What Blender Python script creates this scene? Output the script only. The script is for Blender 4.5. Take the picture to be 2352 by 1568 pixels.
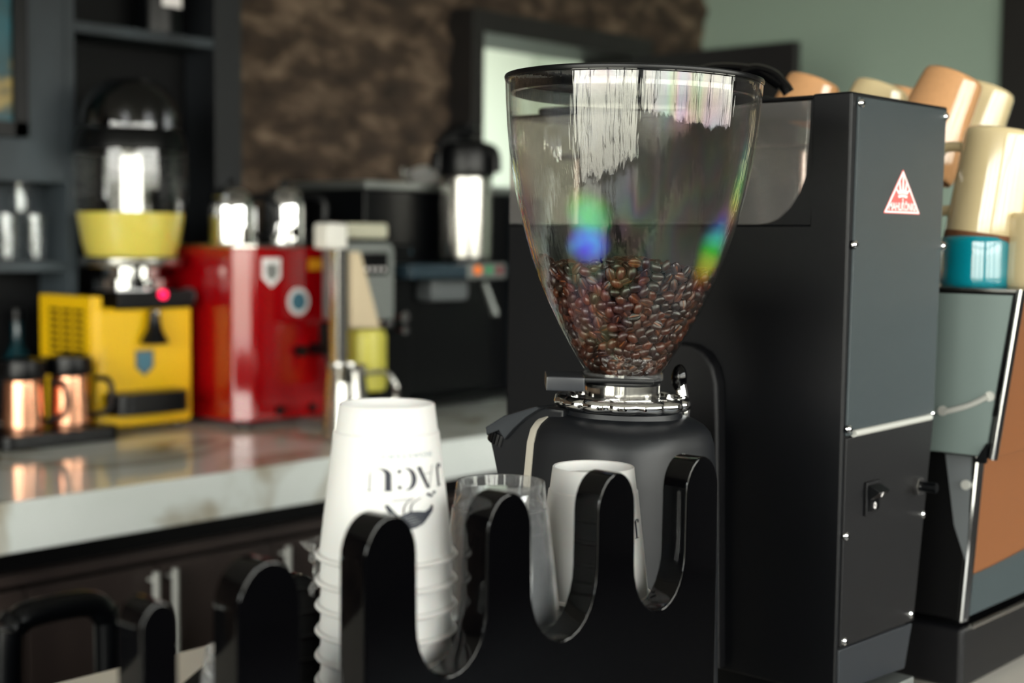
import bpy, bmesh, math, random
import numpy as np
from math import sin, cos, tan, pi, radians, atan, asin, sqrt
from mathutils import Vector, Matrix, noise
random.seed(7)
S = bpy.context.scene
for o in list(bpy.data.objects): bpy.data.objects.remove(o)
COL = S.collection

# ------------------------------------------------------------------ camera
F = 3267.0; YAW = radians(42); PITCH = radians(4.1); ROLL = radians(0.5)
CAM = Vector((0, 0, 1.39))
_f0 = Vector((cos(YAW), sin(YAW), 0)); _r0 = Vector((sin(YAW), -cos(YAW), 0)); _z = Vector((0, 0, 1))
FW = _f0 * cos(PITCH) - _z * sin(PITCH); _u0 = _z * cos(PITCH) + _f0 * sin(PITCH)
RT = _r0 * cos(ROLL) + _u0 * sin(ROLL); UP = _u0 * cos(ROLL) - _r0 * sin(ROLL)
cd = bpy.data.cameras.new('camera'); cam = bpy.data.objects.new('camera', cd); COL.objects.link(cam)
m = Matrix((RT, UP, -FW)).transposed().to_4x4(); m.translation = CAM; cam.matrix_world = m
cd.sensor_width = 36; cd.lens = 36 * F / 2352; cd.clip_start = 0.02
cd.dof.use_dof = True; cd.dof.focus_distance = 1.07; cd.dof.aperture_fstop = 5.0; cd.dof.aperture_blades = 0
S.camera = cam
# ------------------------------------------------------------------ light and exposure
S.view_settings.view_transform = 'Standard'; S.view_settings.look = 'None'
S.view_settings.gamma = 1; S.view_settings.use_curve_mapping = False
S.view_settings.exposure = 0.0
WORLD_STRENGTH = 16.0
w = bpy.data.worlds.new('world'); S.world = w; w.use_nodes = True
nt = w.node_tree; nt.nodes.clear()
out = nt.nodes.new('ShaderNodeOutputWorld'); bg = nt.nodes.new('ShaderNodeBackground')
tc = nt.nodes.new('ShaderNodeTexCoord'); sep = nt.nodes.new('ShaderNodeSeparateXYZ'); rp = nt.nodes.new('ShaderNodeValToRGB')
mp = nt.nodes.new('ShaderNodeMapRange'); mp.inputs[1].default_value = -0.3; mp.inputs[2].default_value = 0.7
nt.links.new(tc.outputs['Generated'], sep.inputs[0]); nt.links.new(sep.outputs[2], mp.inputs[0])
nt.links.new(mp.outputs[0], rp.inputs[0]); nt.links.new(rp.outputs[0], bg.inputs[0]); nt.links.new(bg.outputs[0], out.inputs[0])
e = rp.color_ramp.elements
e[0].position = 0.0; e[0].color = (.22, .21, .18, 1)
e[1].position = 1.0; e[1].color = (.80, .92, 1.0, 1)
x = e.new(.27); x.color = (.38, .37, .31, 1)
x = e.new(.40); x.color = (1.0, .97, .88, 1)
bg.inputs[1].default_value = WORLD_STRENGTH
def portal(name, loc, rot, sx, sy):
    l = bpy.data.lights.new(name, 'AREA'); l.shape = 'RECTANGLE'; l.size = sx; l.size_y = sy
    l.cycles.is_portal = True
    o = bpy.data.objects.new(name, l); COL.objects.link(o); o.location = loc; o.rotation_euler = rot
RX0, RX1, RY0, RY1, RZ = -3.0, 5.0, -3.0, 3.42, 2.9
portal('window_portal', (1.0, RY0 + .06, 1.85), (radians(-90), 0, 0), 7.4, 1.7)
portal('window_portal', (RX0 + .06, -.35, 1.38), (0, radians(-90), 0), 2.64, 4.7)
cy = S.cycles
cy.use_denoising = True; cy.caustics_reflective = False; cy.caustics_refractive = False
cy.max_bounces = 12; cy.transparent_max_bounces = 32; cy.transmission_bounces = 8; cy.glossy_bounces = 5; cy.diffuse_bounces = 3
cy.sample_clamp_indirect = 6.0

# ------------------------------------------------------------------ picture -> place helpers
def ray(px, py): return FW + RT * ((px - 1176) / F) - UP * ((py - 784) / F)
def onX(px, py, X): d = ray(px, py); return CAM + d * (X / d.x)
def onY(px, py, Y): d = ray(px, py); return CAM + d * (Y / d.y)
def onZ(px, py, Z): d = ray(px, py); return CAM + d * ((Z - CAM.z) / d.z)
def at(px, py, t): return CAM + ray(px, py) * t
def depth(P): return (Vector(P) - CAM).dot(FW)

# ------------------------------------------------------------------ materials
def lin(c):
    return tuple(((v / 255) / 12.92 if v / 255 <= .04045 else ((v / 255 + .055) / 1.055) ** 2.4) for v in c) + (1.0,)
MATS = {}
def mat(name, rgb, rough=.5, metal=0., bump=0., bscale=200., vary=0., vscale=8., coat=0., emit=0., spec=.5, aniso=None, sub=0.):
    if name in MATS: return MATS[name]
    mt = bpy.data.materials.new(name); mt.use_nodes = True; n = mt.node_tree; b = n.nodes['Principled BSDF']
    c = lin(rgb); b.inputs['Base Color'].default_value = c; b.inputs['Roughness'].default_value = rough
    b.inputs['Metallic'].default_value = metal; b.inputs['Coat Weight'].default_value = coat
    b.inputs['Coat Roughness'].default_value = .05; b.inputs['Specular IOR Level'].default_value = spec
    if emit: b.inputs['Emission Color'].default_value = c; b.inputs['Emission Strength'].default_value = emit
    if sub: b.inputs['Subsurface Weight'].default_value = sub; b.inputs['Subsurface Scale'].default_value = .004
    tcn = n.nodes.new('ShaderNodeTexCoord')
    if bump:
        nz = n.nodes.new('ShaderNodeTexNoise'); nz.inputs['Scale'].default_value = bscale; nz.inputs['Detail'].default_value = 4
        bp = n.nodes.new('ShaderNodeBump'); bp.inputs['Strength'].default_value = bump; bp.inputs['Distance'].default_value = .002
        if aniso:
            mpn = n.nodes.new('ShaderNodeMapping'); mpn.inputs['Scale'].default_value = aniso
            n.links.new(tcn.outputs['Object'], mpn.inputs[0]); n.links.new(mpn.outputs[0], nz.inputs['Vector'])
        else: n.links.new(tcn.outputs['Object'], nz.inputs['Vector'])
        n.links.new(nz.outputs[0], bp.inputs['Height']); n.links.new(bp.outputs[0], b.inputs['Normal'])
    if vary:
        nz2 = n.nodes.new('ShaderNodeTexNoise'); nz2.inputs['Scale'].default_value = vscale; nz2.inputs['Detail'].default_value = 6
        n.links.new(tcn.outputs['Object'], nz2.inputs['Vector'])
        mx = n.nodes.new('ShaderNodeMixRGB'); mx.inputs[1].default_value = tuple(v * (1 - vary) for v in c[:3]) + (1,)
        mx.inputs[2].default_value = tuple(min(1, v * (1 + vary)) for v in c[:3]) + (1,)
        n.links.new(nz2.outputs[0], mx.inputs[0]); n.links.new(mx.outputs[0], b.inputs['Base Color'])
    MATS[name] = mt; return mt

def thin_clear(name, tint=(1, 1, 1), rough=.02, f0=.05, rainbow=0., gcol=(1, 1, 1), haze=0.):
    """thin clear wall: passes light, mirrors it by Schlick's law; rainbow = coloured stress reflections put into the tint"""
    mt = bpy.data.materials.new(name); mt.use_nodes = True; n = mt.node_tree; n.nodes.clear()
    o = n.nodes.new('ShaderNodeOutputMaterial'); mix = n.nodes.new('ShaderNodeMixShader')
    tr = n.nodes.new('ShaderNodeBsdfTransparent'); gl = n.nodes.new('ShaderNodeBsdfGlossy')
    tr.inputs[0].default_value = tint + (1,); gl.inputs['Color'].default_value = gcol + (1,); gl.inputs['Roughness'].default_value = rough
    lw = n.nodes.new('ShaderNodeLayerWeight'); pw = n.nodes.new('ShaderNodeMath'); pw.operation = 'POWER'; pw.inputs[1].default_value = 4.0
    mr = n.nodes.new('ShaderNodeMapRange'); mr.inputs[3].default_value = f0; mr.inputs[4].default_value = 1.0
    n.links.new(lw.outputs['Facing'], pw.inputs[0]); n.links.new(pw.outputs[0], mr.inputs[0]); n.links.new(mr.outputs[0], mix.inputs[0])
    n.links.new(tr.outputs[0], mix.inputs[1]); n.links.new(gl.outputs[0], mix.inputs[2])
    last = mix
    if rainbow:
        tb = n.nodes.new('ShaderNodeTexCoord'); mb = n.nodes.new('ShaderNodeMapping'); mb.inputs['Scale'].default_value = (70, 70, 3.5)
        nb = n.nodes.new('ShaderNodeTexNoise'); nb.inputs['Scale'].default_value = 1.0; nb.inputs['Detail'].default_value = 3
        bb = n.nodes.new('ShaderNodeBump'); bb.inputs['Strength'].default_value = .5; bb.inputs['Distance'].default_value = .0025
        n.links.new(tb.outputs['Object'], mb.inputs[0]); n.links.new(mb.outputs[0], nb.inputs['Vector']); n.links.new(nb.outputs[0], bb.inputs['Height']); n.links.new(bb.outputs[0], gl.inputs['Normal'])
        tcn = n.nodes.new('ShaderNodeTexCoord'); mpn = n.nodes.new('ShaderNodeMapping'); mpn.inputs['Scale'].default_value = (9, 9, 3.2)
        nz = n.nodes.new('ShaderNodeTexNoise'); nz.inputs['Scale'].default_value = 1.6; nz.inputs['Detail'].default_value = 2
        nz.inputs['Distortion'].default_value = 1.2
        hsv = n.nodes.new('ShaderNodeCombineColor'); hsv.mode = 'HSV'; hsv.inputs[1].default_value = .9; hsv.inputs[2].default_value = 1  # rainbow reflections put into the gloss and tint colours
        mu = n.nodes.new('ShaderNodeMath'); mu.operation = 'MULTIPLY'; mu.inputs[1].default_value = 5.0
        fr = n.nodes.new('ShaderNodeMath'); fr.operation = 'FRACT'
        n2 = n.nodes.new('ShaderNodeTexNoise'); n2.inputs['Scale'].default_value = 1.3; n2.inputs['Detail'].default_value = 1
        r2 = n.nodes.new('ShaderNodeMapRange'); r2.inputs[1].default_value = .47; r2.inputs[2].default_value = .68; r2.inputs[4].default_value = rainbow
        mx = n.nodes.new('ShaderNodeMixRGB'); mx.inputs[1].default_value = tint + (1,)
        mx2 = n.nodes.new('ShaderNodeMixRGB'); mx2.inputs[1].default_value = gcol + (1,)
        n.links.new(tcn.outputs['Object'], mpn.inputs[0]); n.links.new(mpn.outputs[0], nz.inputs['Vector']); n.links.new(mpn.outputs[0], n2.inputs['Vector'])
        n.links.new(nz.outputs[0], mu.inputs[0]); n.links.new(mu.outputs[0], fr.inputs[0]); n.links.new(fr.outputs[0], hsv.inputs[0])
        n.links.new(n2.outputs[0], r2.inputs[0])
        half = n.nodes.new('ShaderNodeMath'); half.operation = 'MULTIPLY'; half.inputs[1].default_value = .14
        n.links.new(r2.outputs[0], half.inputs[0]); n.links.new(half.outputs[0], mx.inputs[0]); n.links.new(r2.outputs[0], mx2.inputs[0])
        for q in (mx, mx2): n.links.new(hsv.outputs[0], q.inputs[2])
        n.links.new(mx.outputs[0], tr.inputs[0]); n.links.new(mx2.outputs[0], gl.inputs['Color'])
    if haze:
        df = n.nodes.new('ShaderNodeBsdfTranslucent'); d2 = n.nodes.new('ShaderNodeBsdfDiffuse'); m0 = n.nodes.new('ShaderNodeMixShader')
        m0.inputs[0].default_value = .5; n.links.new(df.outputs[0], m0.inputs[1]); n.links.new(d2.outputs[0], m0.inputs[2])
        m2 = n.nodes.new('ShaderNodeMixShader'); m2.inputs[0].default_value = haze
        n.links.new(mix.outputs[0], m2.inputs[1]); n.links.new(m0.outputs[0], m2.inputs[2]); last = m2
    n.links.new(last.outputs[0], o.inputs[0]); MATS[name] = mt; return mt

def ramp_mat(name, cols, scale, rough, bump=0., detail=8, stretch=(1, 1, 1), bdist=.01, spec=.5, dist=0.):
    mt = bpy.data.materials.new(name); mt.use_nodes = True; n = mt.node_tree; b = n.nodes['Principled BSDF']
    tcn = n.nodes.new('ShaderNodeTexCoord'); mpn = n.nodes.new('ShaderNodeMapping'); mpn.inputs['Scale'].default_value = stretch
    nz = n.nodes.new('ShaderNodeTexNoise'); nz.inputs['Scale'].default_value = scale; nz.inputs['Detail'].default_value = detail; nz.inputs['Distortion'].default_value = dist
    r = n.nodes.new('ShaderNodeValToRGB')
    n.links.new(tcn.outputs['Object'], mpn.inputs[0]); n.links.new(mpn.outputs[0], nz.inputs['Vector']); n.links.new(nz.outputs[0], r.inputs[0])
    n.links.new(r.outputs[0], b.inputs['Base Color']); b.inputs['Roughness'].default_value = rough; b.inputs['Specular IOR Level'].default_value = spec
    el = r.color_ramp.elements
    el[0].position, el[0].color = cols[0][0], lin(cols[0][1]); el[1].position, el[1].color = cols[-1][0], lin(cols[-1][1])
    for p, c in cols[1:-1]: q = el.new(p); q.color = lin(c)
    if bump:
        bp = n.nodes.new('ShaderNodeBump'); bp.inputs['Strength'].default_value = bump; bp.inputs['Distance'].default_value = bdist
        n.links.new(nz.outputs[0], bp.inputs['Height']); n.links.new(bp.outputs[0], b.inputs['Normal'])
    MATS[name] = mt; return mt

M_STONE = ramp_mat('rough_stone', [(.28, (34, 27, 22)), (.5, (72, 58, 47)), (.72, (132, 112, 94))], 7, .9, .8, bdist=.03, stretch=(1, 1, 2))
M_FLOOR = mat('floor_tile', (58, 53, 49), .5, vary=.2)
M_CEIL = mat('ceiling_paint', (214, 212, 206), .8)
M_PLASTER = mat('plaster', (120, 112, 104), .85, vary=.1)
M_DARKWALL = mat('dark_plaster', (58, 56, 56), .8, vary=.2)
M_DARKWOOD = ramp_mat('dark_stained_wood', [(.3, (16, 18, 22)), (.7, (34, 38, 43))], 5, .5, .1, stretch=(1, 1, .25))
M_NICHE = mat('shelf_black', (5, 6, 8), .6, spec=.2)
M_GREYBOARD = ramp_mat('grey_weathered_board', [(.3, (31, 37, 42)), (.7, (66, 76, 83))], 4, .6, .1, stretch=(1, 1, .35))
M_BROWN = ramp_mat('brown_cabinet_wood', [(.3, (40, 32, 30)), (.7, (60, 50, 46))], 6, .45, .1, stretch=(1, 1, .2))
M_BLACKGAP = mat('black_side_gap_shade', (3, 3, 4), .5, spec=.2)  # machine side's own black; on the cupboard, gap shade put into the colour
M_MARBLE = ramp_mat('pale_marble', [(.25, (244, 248, 246)), (.5, (234, 240, 236)), (.6, (178, 170, 150)), (.66, (236, 240, 238)), (.8, (246, 248, 248))], 2.2, .09, dist=1.6, detail=7)
M_BAR = ramp_mat('cream_worktop', [(.3, (206, 200, 190)), (.7, (222, 216, 206))], 3, .3)
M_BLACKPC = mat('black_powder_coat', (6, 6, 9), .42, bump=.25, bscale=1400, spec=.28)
M_SIDEPC = mat('black_smooth_coat', (5, 6, 9), .42, bump=.1, bscale=1400, spec=.25)
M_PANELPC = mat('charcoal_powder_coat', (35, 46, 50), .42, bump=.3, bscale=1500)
M_BLACKPL = mat('black_plastic', (4, 5, 7), .3, spec=.28)
M_BLACKGL = mat('black_gloss_acrylic', (3, 3, 4), .05, spec=.28)
M_GRINDER = mat('grinder_soft_black', (13, 15, 19), .42, bump=.08, bscale=2500, spec=.35)
M_STRIPE = mat('grey_plastic', (178, 172, 160), .45)
M_STEEL = mat('brushed_steel', (190, 188, 182), .22, 1., bump=.05, bscale=60, aniso=(1, 1, 40))
M_SATIN = mat('satin_steel', (150, 154, 152), .5, 1., bump=.05, bscale=300)
M_CHROME = mat('chrome', (225, 225, 225), .06, 1.)
M_POLISH = mat('polished_steel', (215, 213, 208), .13, 1., bump=.04, bscale=40, aniso=(3, 3, .01))
M_ALU = mat('satin_aluminium', (196, 196, 190), .4, .35)
M_BRASS = mat('brass', (190, 140, 60), .25, 1.)
M_TANPANEL = mat('tan_panel', (126, 80, 49), .28, vary=.06, vscale=3)  # plain tan base colour with a faint random variation
M_PALESAT = mat('pale_satin_panel', (122, 136, 133), .5, .4, bump=.05, bscale=300)
M_COPPER = mat('copper', (246, 178, 142), .25, 1.)
M_YELLOW = mat('yellow_enamel', (246, 196, 12), .35, coat=.3)
M_RED = mat('red_enamel', (156, 3, 12), .1, coat=.7, spec=.5)
M_REDLAMP = mat('red_indicator', (255, 20, 80), .3, emit=2.0)
M_JUICE = mat('yellow_juice', (232, 214, 96), .4, sub=.3)
M_PAPER = mat('white_paper_cup', (192, 191, 189), .5, bump=.03, bscale=900, sub=.1)
M_INK = mat('navy_ink', (10, 16, 32), .6)
M_INKPALE = mat('pale_grey_ink', (140, 150, 156), .6)
M_WHITE = mat('white_print', (244, 240, 240), .5)
M_LOGORED = mat('red_print', (226, 92, 88), .5, vary=.12, vscale=300)
M_CREAM = mat('cream_glaze', (200, 182, 142), .12, coat=.6, vary=.05, vscale=60)
M_TAN = mat('tan_speckled_glaze', (190, 142, 98), .14, coat=.6, vary=.14, vscale=260)
M_TEAL = mat('teal_glaze', (6, 122, 138), .1, coat=.7)
M_RAW = mat('raw_brown_clay', (104, 64, 36), .8, vary=.4, vscale=150)
M_BEAN = None
M_GREENGLASS = mat('green_back_painted_glass', (176, 198, 184), .12, coat=.3)
M_PALEGREEN = mat('pale_green_paint', (198, 209, 196), .7)
M_FRAME = mat('dark_window_frame', (30, 28, 28), .5)
M_FRIDGE = mat('anthracite_fridge', (34, 33, 35), .35)
M_GLASS = thin_clear('clear_glass', (.97, .98, .98))
M_HOPPER = thin_clear('clear_hopper_plastic', (.97, .97, .95), .03, .06, rainbow=.45)
M_PET = thin_clear('clear_pet_plastic', (.96, .97, .98), .05, .10, haze=.07)
M_SMOKE = thin_clear('smoked_plastic', (.66, .60, .58), .12, .05, haze=.15)
M_SMOKECLR = thin_clear('dark_clear_plastic', (.3, .31, .34), .05, .06)
M_BEIGE = mat('beige_paper_filter', (214, 196, 164), .6)
M_LIME = mat('lime_liquid', (206, 198, 84), .35)
M_GREYPL = mat('grey_plastic_dark', (98, 102, 104), .4)
M_ORANGE = mat('orange_button', (240, 120, 20), .4, emit=.4)
M_GREENB = mat('green_button', (60, 150, 100), .4)
M_BADGE = mat('blue_grey_badge', (70, 120, 140), .4)
M_TEALART = ramp_mat('teal_gold_painting', [(.3, (6, 90, 104)), (.5, (20, 60, 66)), (.62, (150, 130, 70)), (.8, (20, 40, 46))], 3, .3, dist=2)

# ------------------------------------------------------------------ mesh helpers
WM = {}
def obj(name, bm, mt, parent=None, world=True, smooth=35, **props):
    me = bpy.data.meshes.new(name)
    if parent is not None and world: bm.transform(WM[parent.name].inverted())
    bmesh.ops.recalc_face_normals(bm, faces=bm.faces)
    bm.to_mesh(me); bm.free()
    for q in (mt if isinstance(mt, (list, tuple)) else [mt]): me.materials.append(q)
    me.shade_smooth(); me.set_sharp_from_angle(angle=radians(smooth))
    o = bpy.data.objects.new(name, me); COL.objects.link(o)
    if smooth <= 50:
        wn = o.modifiers.new('weighted', 'WEIGHTED_NORMAL'); wn.keep_sharp = True; wn.weight = 80
    if parent is not None: o.parent = parent
    WM[o.name] = WM[parent.name].copy() if parent is not None else Matrix()
    for k, v in props.items(): o[k] = v
    return o
def tag(o, label, cat, group=None):
    o['label'] = label; o['category'] = cat
    if group: o['group'] = group
    return o
def thing(name, label, cat, loc=(0, 0, 0), rot=None, group=None):
    o = bpy.data.objects.new(name, None); COL.objects.link(o); o.empty_display_size = .05
    mw = (rot.to_4x4() if rot is not None else Matrix()); mw.translation = Vector(loc)
    o.matrix_basis = mw; WM[o.name] = mw.copy()
    return tag(o, label, cat, group)
def structure(name, bm, mt, parent=None, **k):
    o = obj(name, bm, mt, parent, **k); o['kind'] = 'structure'; return o
def dup(root, mw, label=None, group=None):
    r = root.copy(); COL.objects.link(r); r.matrix_basis = mw; WM[r.name] = mw.copy()
    if label: r['label'] = label
    if group: r['group'] = group
    for ch in list(root.children):
        c = ch.copy(); COL.objects.link(c); c.parent = r
        for g in list(ch.children):
            d = g.copy(); COL.objects.link(d); d.parent = c
    return r
def add(bm, other):
    me = bpy.data.meshes.new('tmp'); other.to_mesh(me); other.free(); bm.from_mesh(me); bpy.data.meshes.remove(me); return bm
def bev(bm, w, seg=2):
    if w: bmesh.ops.bevel(bm, geom=list(bm.edges), offset=w, segments=seg, affect='EDGES', profile=.5, clamp_overlap=True)
    return bm
def hexa(p, b=0, seg=2):
    """p: 4 bottom corners then 4 top corners, same order"""
    bm = bmesh.new(); v = [bm.verts.new(q) for q in p]
    for f in ((3, 2, 1, 0), (4, 5, 6, 7), (0, 1, 5, 4), (1, 2, 6, 5), (2, 3, 7, 6), (3, 0, 4, 7)): bm.faces.new([v[i] for i in f])
    return bev(bm, b, seg)
def bx(x0, x1, y0, y1, z0, z1, b=0, seg=2):
    return hexa([(x0, y0, z0), (x1, y0, z0), (x1, y1, z0), (x0, y1, z0), (x0, y0, z1), (x1, y0, z1), (x1, y1, z1), (x0, y1, z1)], b, seg)
def prism(pts, axis, a0, a1, b=0, seg=2):
    bm = bmesh.new()
    def P(q, a): return {'X': (a, q[0], q[1]), 'Y': (q[0], a, q[1]), 'Z': (q[0], q[1], a)}[axis]
    lo = [bm.verts.new(P(q, a0)) for q in pts]; hi = [bm.verts.new(P(q, a1)) for q in pts]; n = len(pts)
    bm.faces.new(lo); bm.faces.new(hi[::-1])
    for i in range(n): bm.faces.new((lo[i], hi[i], hi[(i + 1) % n], lo[(i + 1) % n]))
    bmesh.ops.recalc_face_normals(bm, faces=bm.faces)
    if b:
        ed = [e for e in bm.edges if abs(e.verts[0].co['XYZ'.index(axis)] - e.verts[1].co['XYZ'.index(axis)]) < 1e-9]
        bmesh.ops.bevel(bm, geom=ed, offset=b, segments=seg, affect='EDGES', profile=.5, clamp_overlap=True)
    return bm
def lathe(prof, cx=0, cy=0, seg=48, cap=False):
    bm = bmesh.new(); rings = []
    for r, z in prof:
        if r < 1e-6: rings.append([bm.verts.new((cx, cy, z))])
        else: rings.append([bm.verts.new((cx + r * cos(2 * pi * i / seg), cy + r * sin(2 * pi * i / seg), z)) for i in range(seg)])
    for a, b in zip(rings, rings[1:]):
        for i in range(seg):
            j = (i + 1) % seg
            if len(a) == 1 and len(b) == 1: continue
            if len(a) == 1: bm.faces.new((a[0], b[i], b[j]))
            elif len(b) == 1: bm.faces.new((a[i], a[j], b[0]))
            else: bm.faces.new((a[i], a[j], b[j], b[i]))
    if cap:
        for r in (rings[0], rings[-1]):
            if len(r) > 2: bm.faces.new(r)
    return bm
def tube(path, r, seg=10, closed=False, flat=1.0, up=None):
    bm = bmesh.new(); P = [Vector(p) for p in path]; n = len(P); rings = []
    up0 = Vector(up) if up else Vector((0, 0, 1))
    for i, p in enumerate(P):
        if closed: t = P[(i + 1) % n] - P[i - 1]
        else: t = P[min(i + 1, n - 1)] - P[max(i - 1, 0)]
        t.normalize(); a = up0 if abs(t.dot(up0)) < .95 else Vector((1, .3, 0)).normalized()
        sx = t.cross(a).normalized(); sy = sx.cross(t).normalized()
        rr = r[i] if isinstance(r, (list, tuple)) else r
        rings.append([bm.verts.new(p + sx * rr * cos(2 * pi * k / seg) + sy * rr * flat * sin(2 * pi * k / seg)) for k in range(seg)])
    rng = range(n) if closed else range(n - 1)
    for i in rng:
        a, b = rings[i], rings[(i + 1) % n]
        for k in range(seg): bm.faces.new((a[k], a[(k + 1) % seg], b[(k + 1) % seg], b[k]))
    if not closed: bm.faces.new(rings[0]); bm.faces.new(rings[-1][::-1])
    return bm
def ball(c, r, sc=(1, 1, 1), seg=16):
    bm = bmesh.new(); bmesh.ops.create_uvsphere(bm, u_segments=seg, v_segments=seg // 2 + 2, radius=r)
    bm.transform(Matrix.Translation(c) @ Matrix.Diagonal((*sc, 1))); return bm
def cyl(c, r, h, axis='Z', seg=24, b=0):
    bm = lathe([(r, -h / 2), (r, h / 2)], seg=seg, cap=True)
    if b: bmesh.ops.bevel(bm, geom=[e for e in bm.edges if abs(e.verts[0].co.z - e.verts[1].co.z) < 1e-9], offset=b, segments=2, affect='EDGES')
    R = {'Z': Matrix(), 'X': Matrix.Rotation(pi / 2, 4, 'Y'), 'Y': Matrix.Rotation(pi / 2, 4, 'X')}[axis]
    bm.transform(Matrix.Translation(c) @ R); return bm
def roundpoly(pts, r, n=6):
    out = []; N = len(pts)
    for i in range(N):
        p0, p1, p2 = Vector(pts[i - 1]), Vector(pts[i]), Vector(pts[(i + 1) % N])
        rr = r[i] if isinstance(r, (list, tuple)) else r
        rr = min(rr, (p0 - p1).length * .49, (p2 - p1).length * .49)
        if rr < 1e-6: out.append(tuple(p1)); continue
        a = p1 + (p0 - p1).normalized() * rr; b = p1 + (p2 - p1).normalized() * rr
        for k in range(n + 1):
            t = k / n; out.append(tuple(a * (1 - t) ** 2 + p1 * 2 * t * (1 - t) + b * t ** 2))
    return out
def smoothpath(pts, n=8):
    P = [Vector(p) for p in pts]; out = []
    for i in range(len(P) - 1):
        p0, p1, p2, p3 = P[max(i - 1, 0)], P[i], P[i + 1], P[min(i + 2, len(P) - 1)]
        for k in range(n):
            t = k / n
            out.append(.5 * ((2 * p1) + (p2 - p0) * t + (2 * p0 - 5 * p1 + 4 * p2 - p3) * t * t + (3 * p1 - p0 - 3 * p2 + p3) * t ** 3))
    return out + [P[-1]]
def text_mesh(txt, size, bold=0.):
    c = bpy.data.curves.new('txt', 'FONT'); c.body = txt; c.size = size; c.align_x = 'CENTER'; c.offset = bold
    o = bpy.data.objects.new('txt', c); COL.objects.link(o)
    dg = bpy.context.evaluated_depsgraph_get(); dg.update()
    me = bpy.data.meshes.new_from_object(o.evaluated_get(dg)); bpy.data.objects.remove(o)
    bm = bmesh.new(); bm.from_mesh(me); bpy.data.meshes.remove(me); bpy.data.curves.remove(c); return bm
def pbox(Y, xl, xr, yt, yb):
    ym = (yt + yb) / 2; xm = (xl + xr) / 2
    return onY(xl, ym, Y).x, onY(xr, ym, Y).x, onY(xm, yb, Y).z, onY(xm, yt, Y).z
def plathe(cx, yref, Y, prof, seg=40):
    """profile given as (half width, height) read off the picture, at the depth of plane Y"""
    c = onY(cx, yref, Y); d = depth(c)
    return c.x, c.y, [(hw * d / F, at(cx, y, d).z) for hw, y in prof]

# ================================================================== ROOM
ZT = .92                                                     # height of both worktops
structure('floor', bx(RX0, RX1, RY0, RY1, -.1, 0), M_FLOOR)
structure('ceiling', bx(RX0, RX1, RY0, RY1, RZ, RZ + .1), M_CEIL)
def stone_wall(x0, x1, z0, z1, Y, st=.03):
    bm = bmesh.new(); nx = int((x1 - x0) / st); nz = int((z1 - z0) / st); g = []
    for j in range(nz + 1):
        row = []
        for i in range(nx + 1):
            X = x0 + (x1 - x0) * i / nx; Z = z0 + (z1 - z0) * j / nz
            p = Vector((X * 4.0 + Z * 1.6, Z * 9.0 - X * 1.2, 3.1))
            h = noise.fractal(p, .8, 2.1, 5) * .04 + abs(noise.noise(p * .55)) * .06
            row.append(bm.verts.new((X, Y - max(0, h), Z)))
        g.append(row)
    for j in range(nz):
        for i in range(nx): bm.faces.new((g[j][i], g[j][i + 1], g[j + 1][i + 1], g[j + 1][i]))
    c = [g[0][0], g[0][-1], g[-1][-1], g[-1][0]]
    add(bm, bx(x0, x1, Y + .002, Y + .15, z0, z1)); return bm
YW = RY1 - .07
A = onY(1062, 12, YW); Bp = onY(1478, 85, YW); zt = A.z - .01
fx0, fx1 = A.x, Bp.x; gx0 = onY(1088, 200, YW).x; gx1 = onY(1440, 200, YW).x; gz1 = onY(1086, 76, YW).z
bm = stone_wall(RX0, fx0 + .01, 0, RZ, RY1); add(bm, stone_wall(fx0 + .01, fx1 - .01, zt - .01, RZ, RY1)); add(bm, stone_wall(fx1 - .01, RX1, 0, RZ, RY1))
structure('wall_back', bm, M_STONE, smooth=180)
structure('wall_right', bx(RX1, RX1 + .15, RY0, RY1, 0, RZ), M_DARKWALL)
SILL = 1.0
bm = bx(RX0, RX1, RY0 - .2, RY0, 0, SILL); add(bm, bx(RX0, RX1, RY0 - .2, RY0, 2.7, RZ))
add(bm, bx(RX0, RX0 + .3, RY0 - .2, RY0, SILL, 2.7)); add(bm, bx(RX1 - .3, RX1, RY0 - .2, RY0, SILL, 2.7))
structure('wall_front', bm, M_DARKWALL)
bm = bx(RX0 - .2, RX0, RY0, RY1, 0, .06); add(bm, bx(RX0 - .2, RX0, RY0, RY1, 2.7, RZ))
add(bm, bx(RX0 - .2, RX0, 2.0, RY1, .06, 2.7)); add(bm, bx(RX0 - .2, RX0, RY0, RY0 + .3, .06, 2.7))
structure('wall_left', bm, M_DARKWALL)
def glazing(name, a0, a1, n, fixed, axis, sl=.35):
    """a window wall: frame, mullions and panes between a0 and a1"""
    fr = bmesh.new(); ps = (a1 - a0) / n
    def B(u0, u1, z0, z1, t0, t1): return bx(u0, u1, fixed + t0, fixed + t1, z0, z1) if axis == 'Y' else bx(fixed + t0, fixed + t1, u0, u1, z0, z1)
    add(fr, B(a0, a1, sl, sl + .08, -.12, -.04)); add(fr, B(a0, a1, 2.62, 2.7, -.12, -.04)); add(fr, B(a0, a1, 2.0, 2.06, -.12, -.04))
    for i in range(n + 1):
        c = a0 + ps * i; add(fr, B(c - .045, c + .045, sl, 2.7, -.13, -.03))
    w_ = structure(name, fr, M_FRAME)
    for i in range(n): structure('pane', B(a0 + ps * i + .04, a0 + ps * (i + 1) - .04, sl + .05, 2.66, -.085, -.08), M_GLASS, w_)
glazing('window_3', RX0 + .3, RX1 - .3, 6, RY0, 'Y', SILL)
glazing('window_4', RY0 + .3, 2.0, 4, RX0, 'X', .06)

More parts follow.
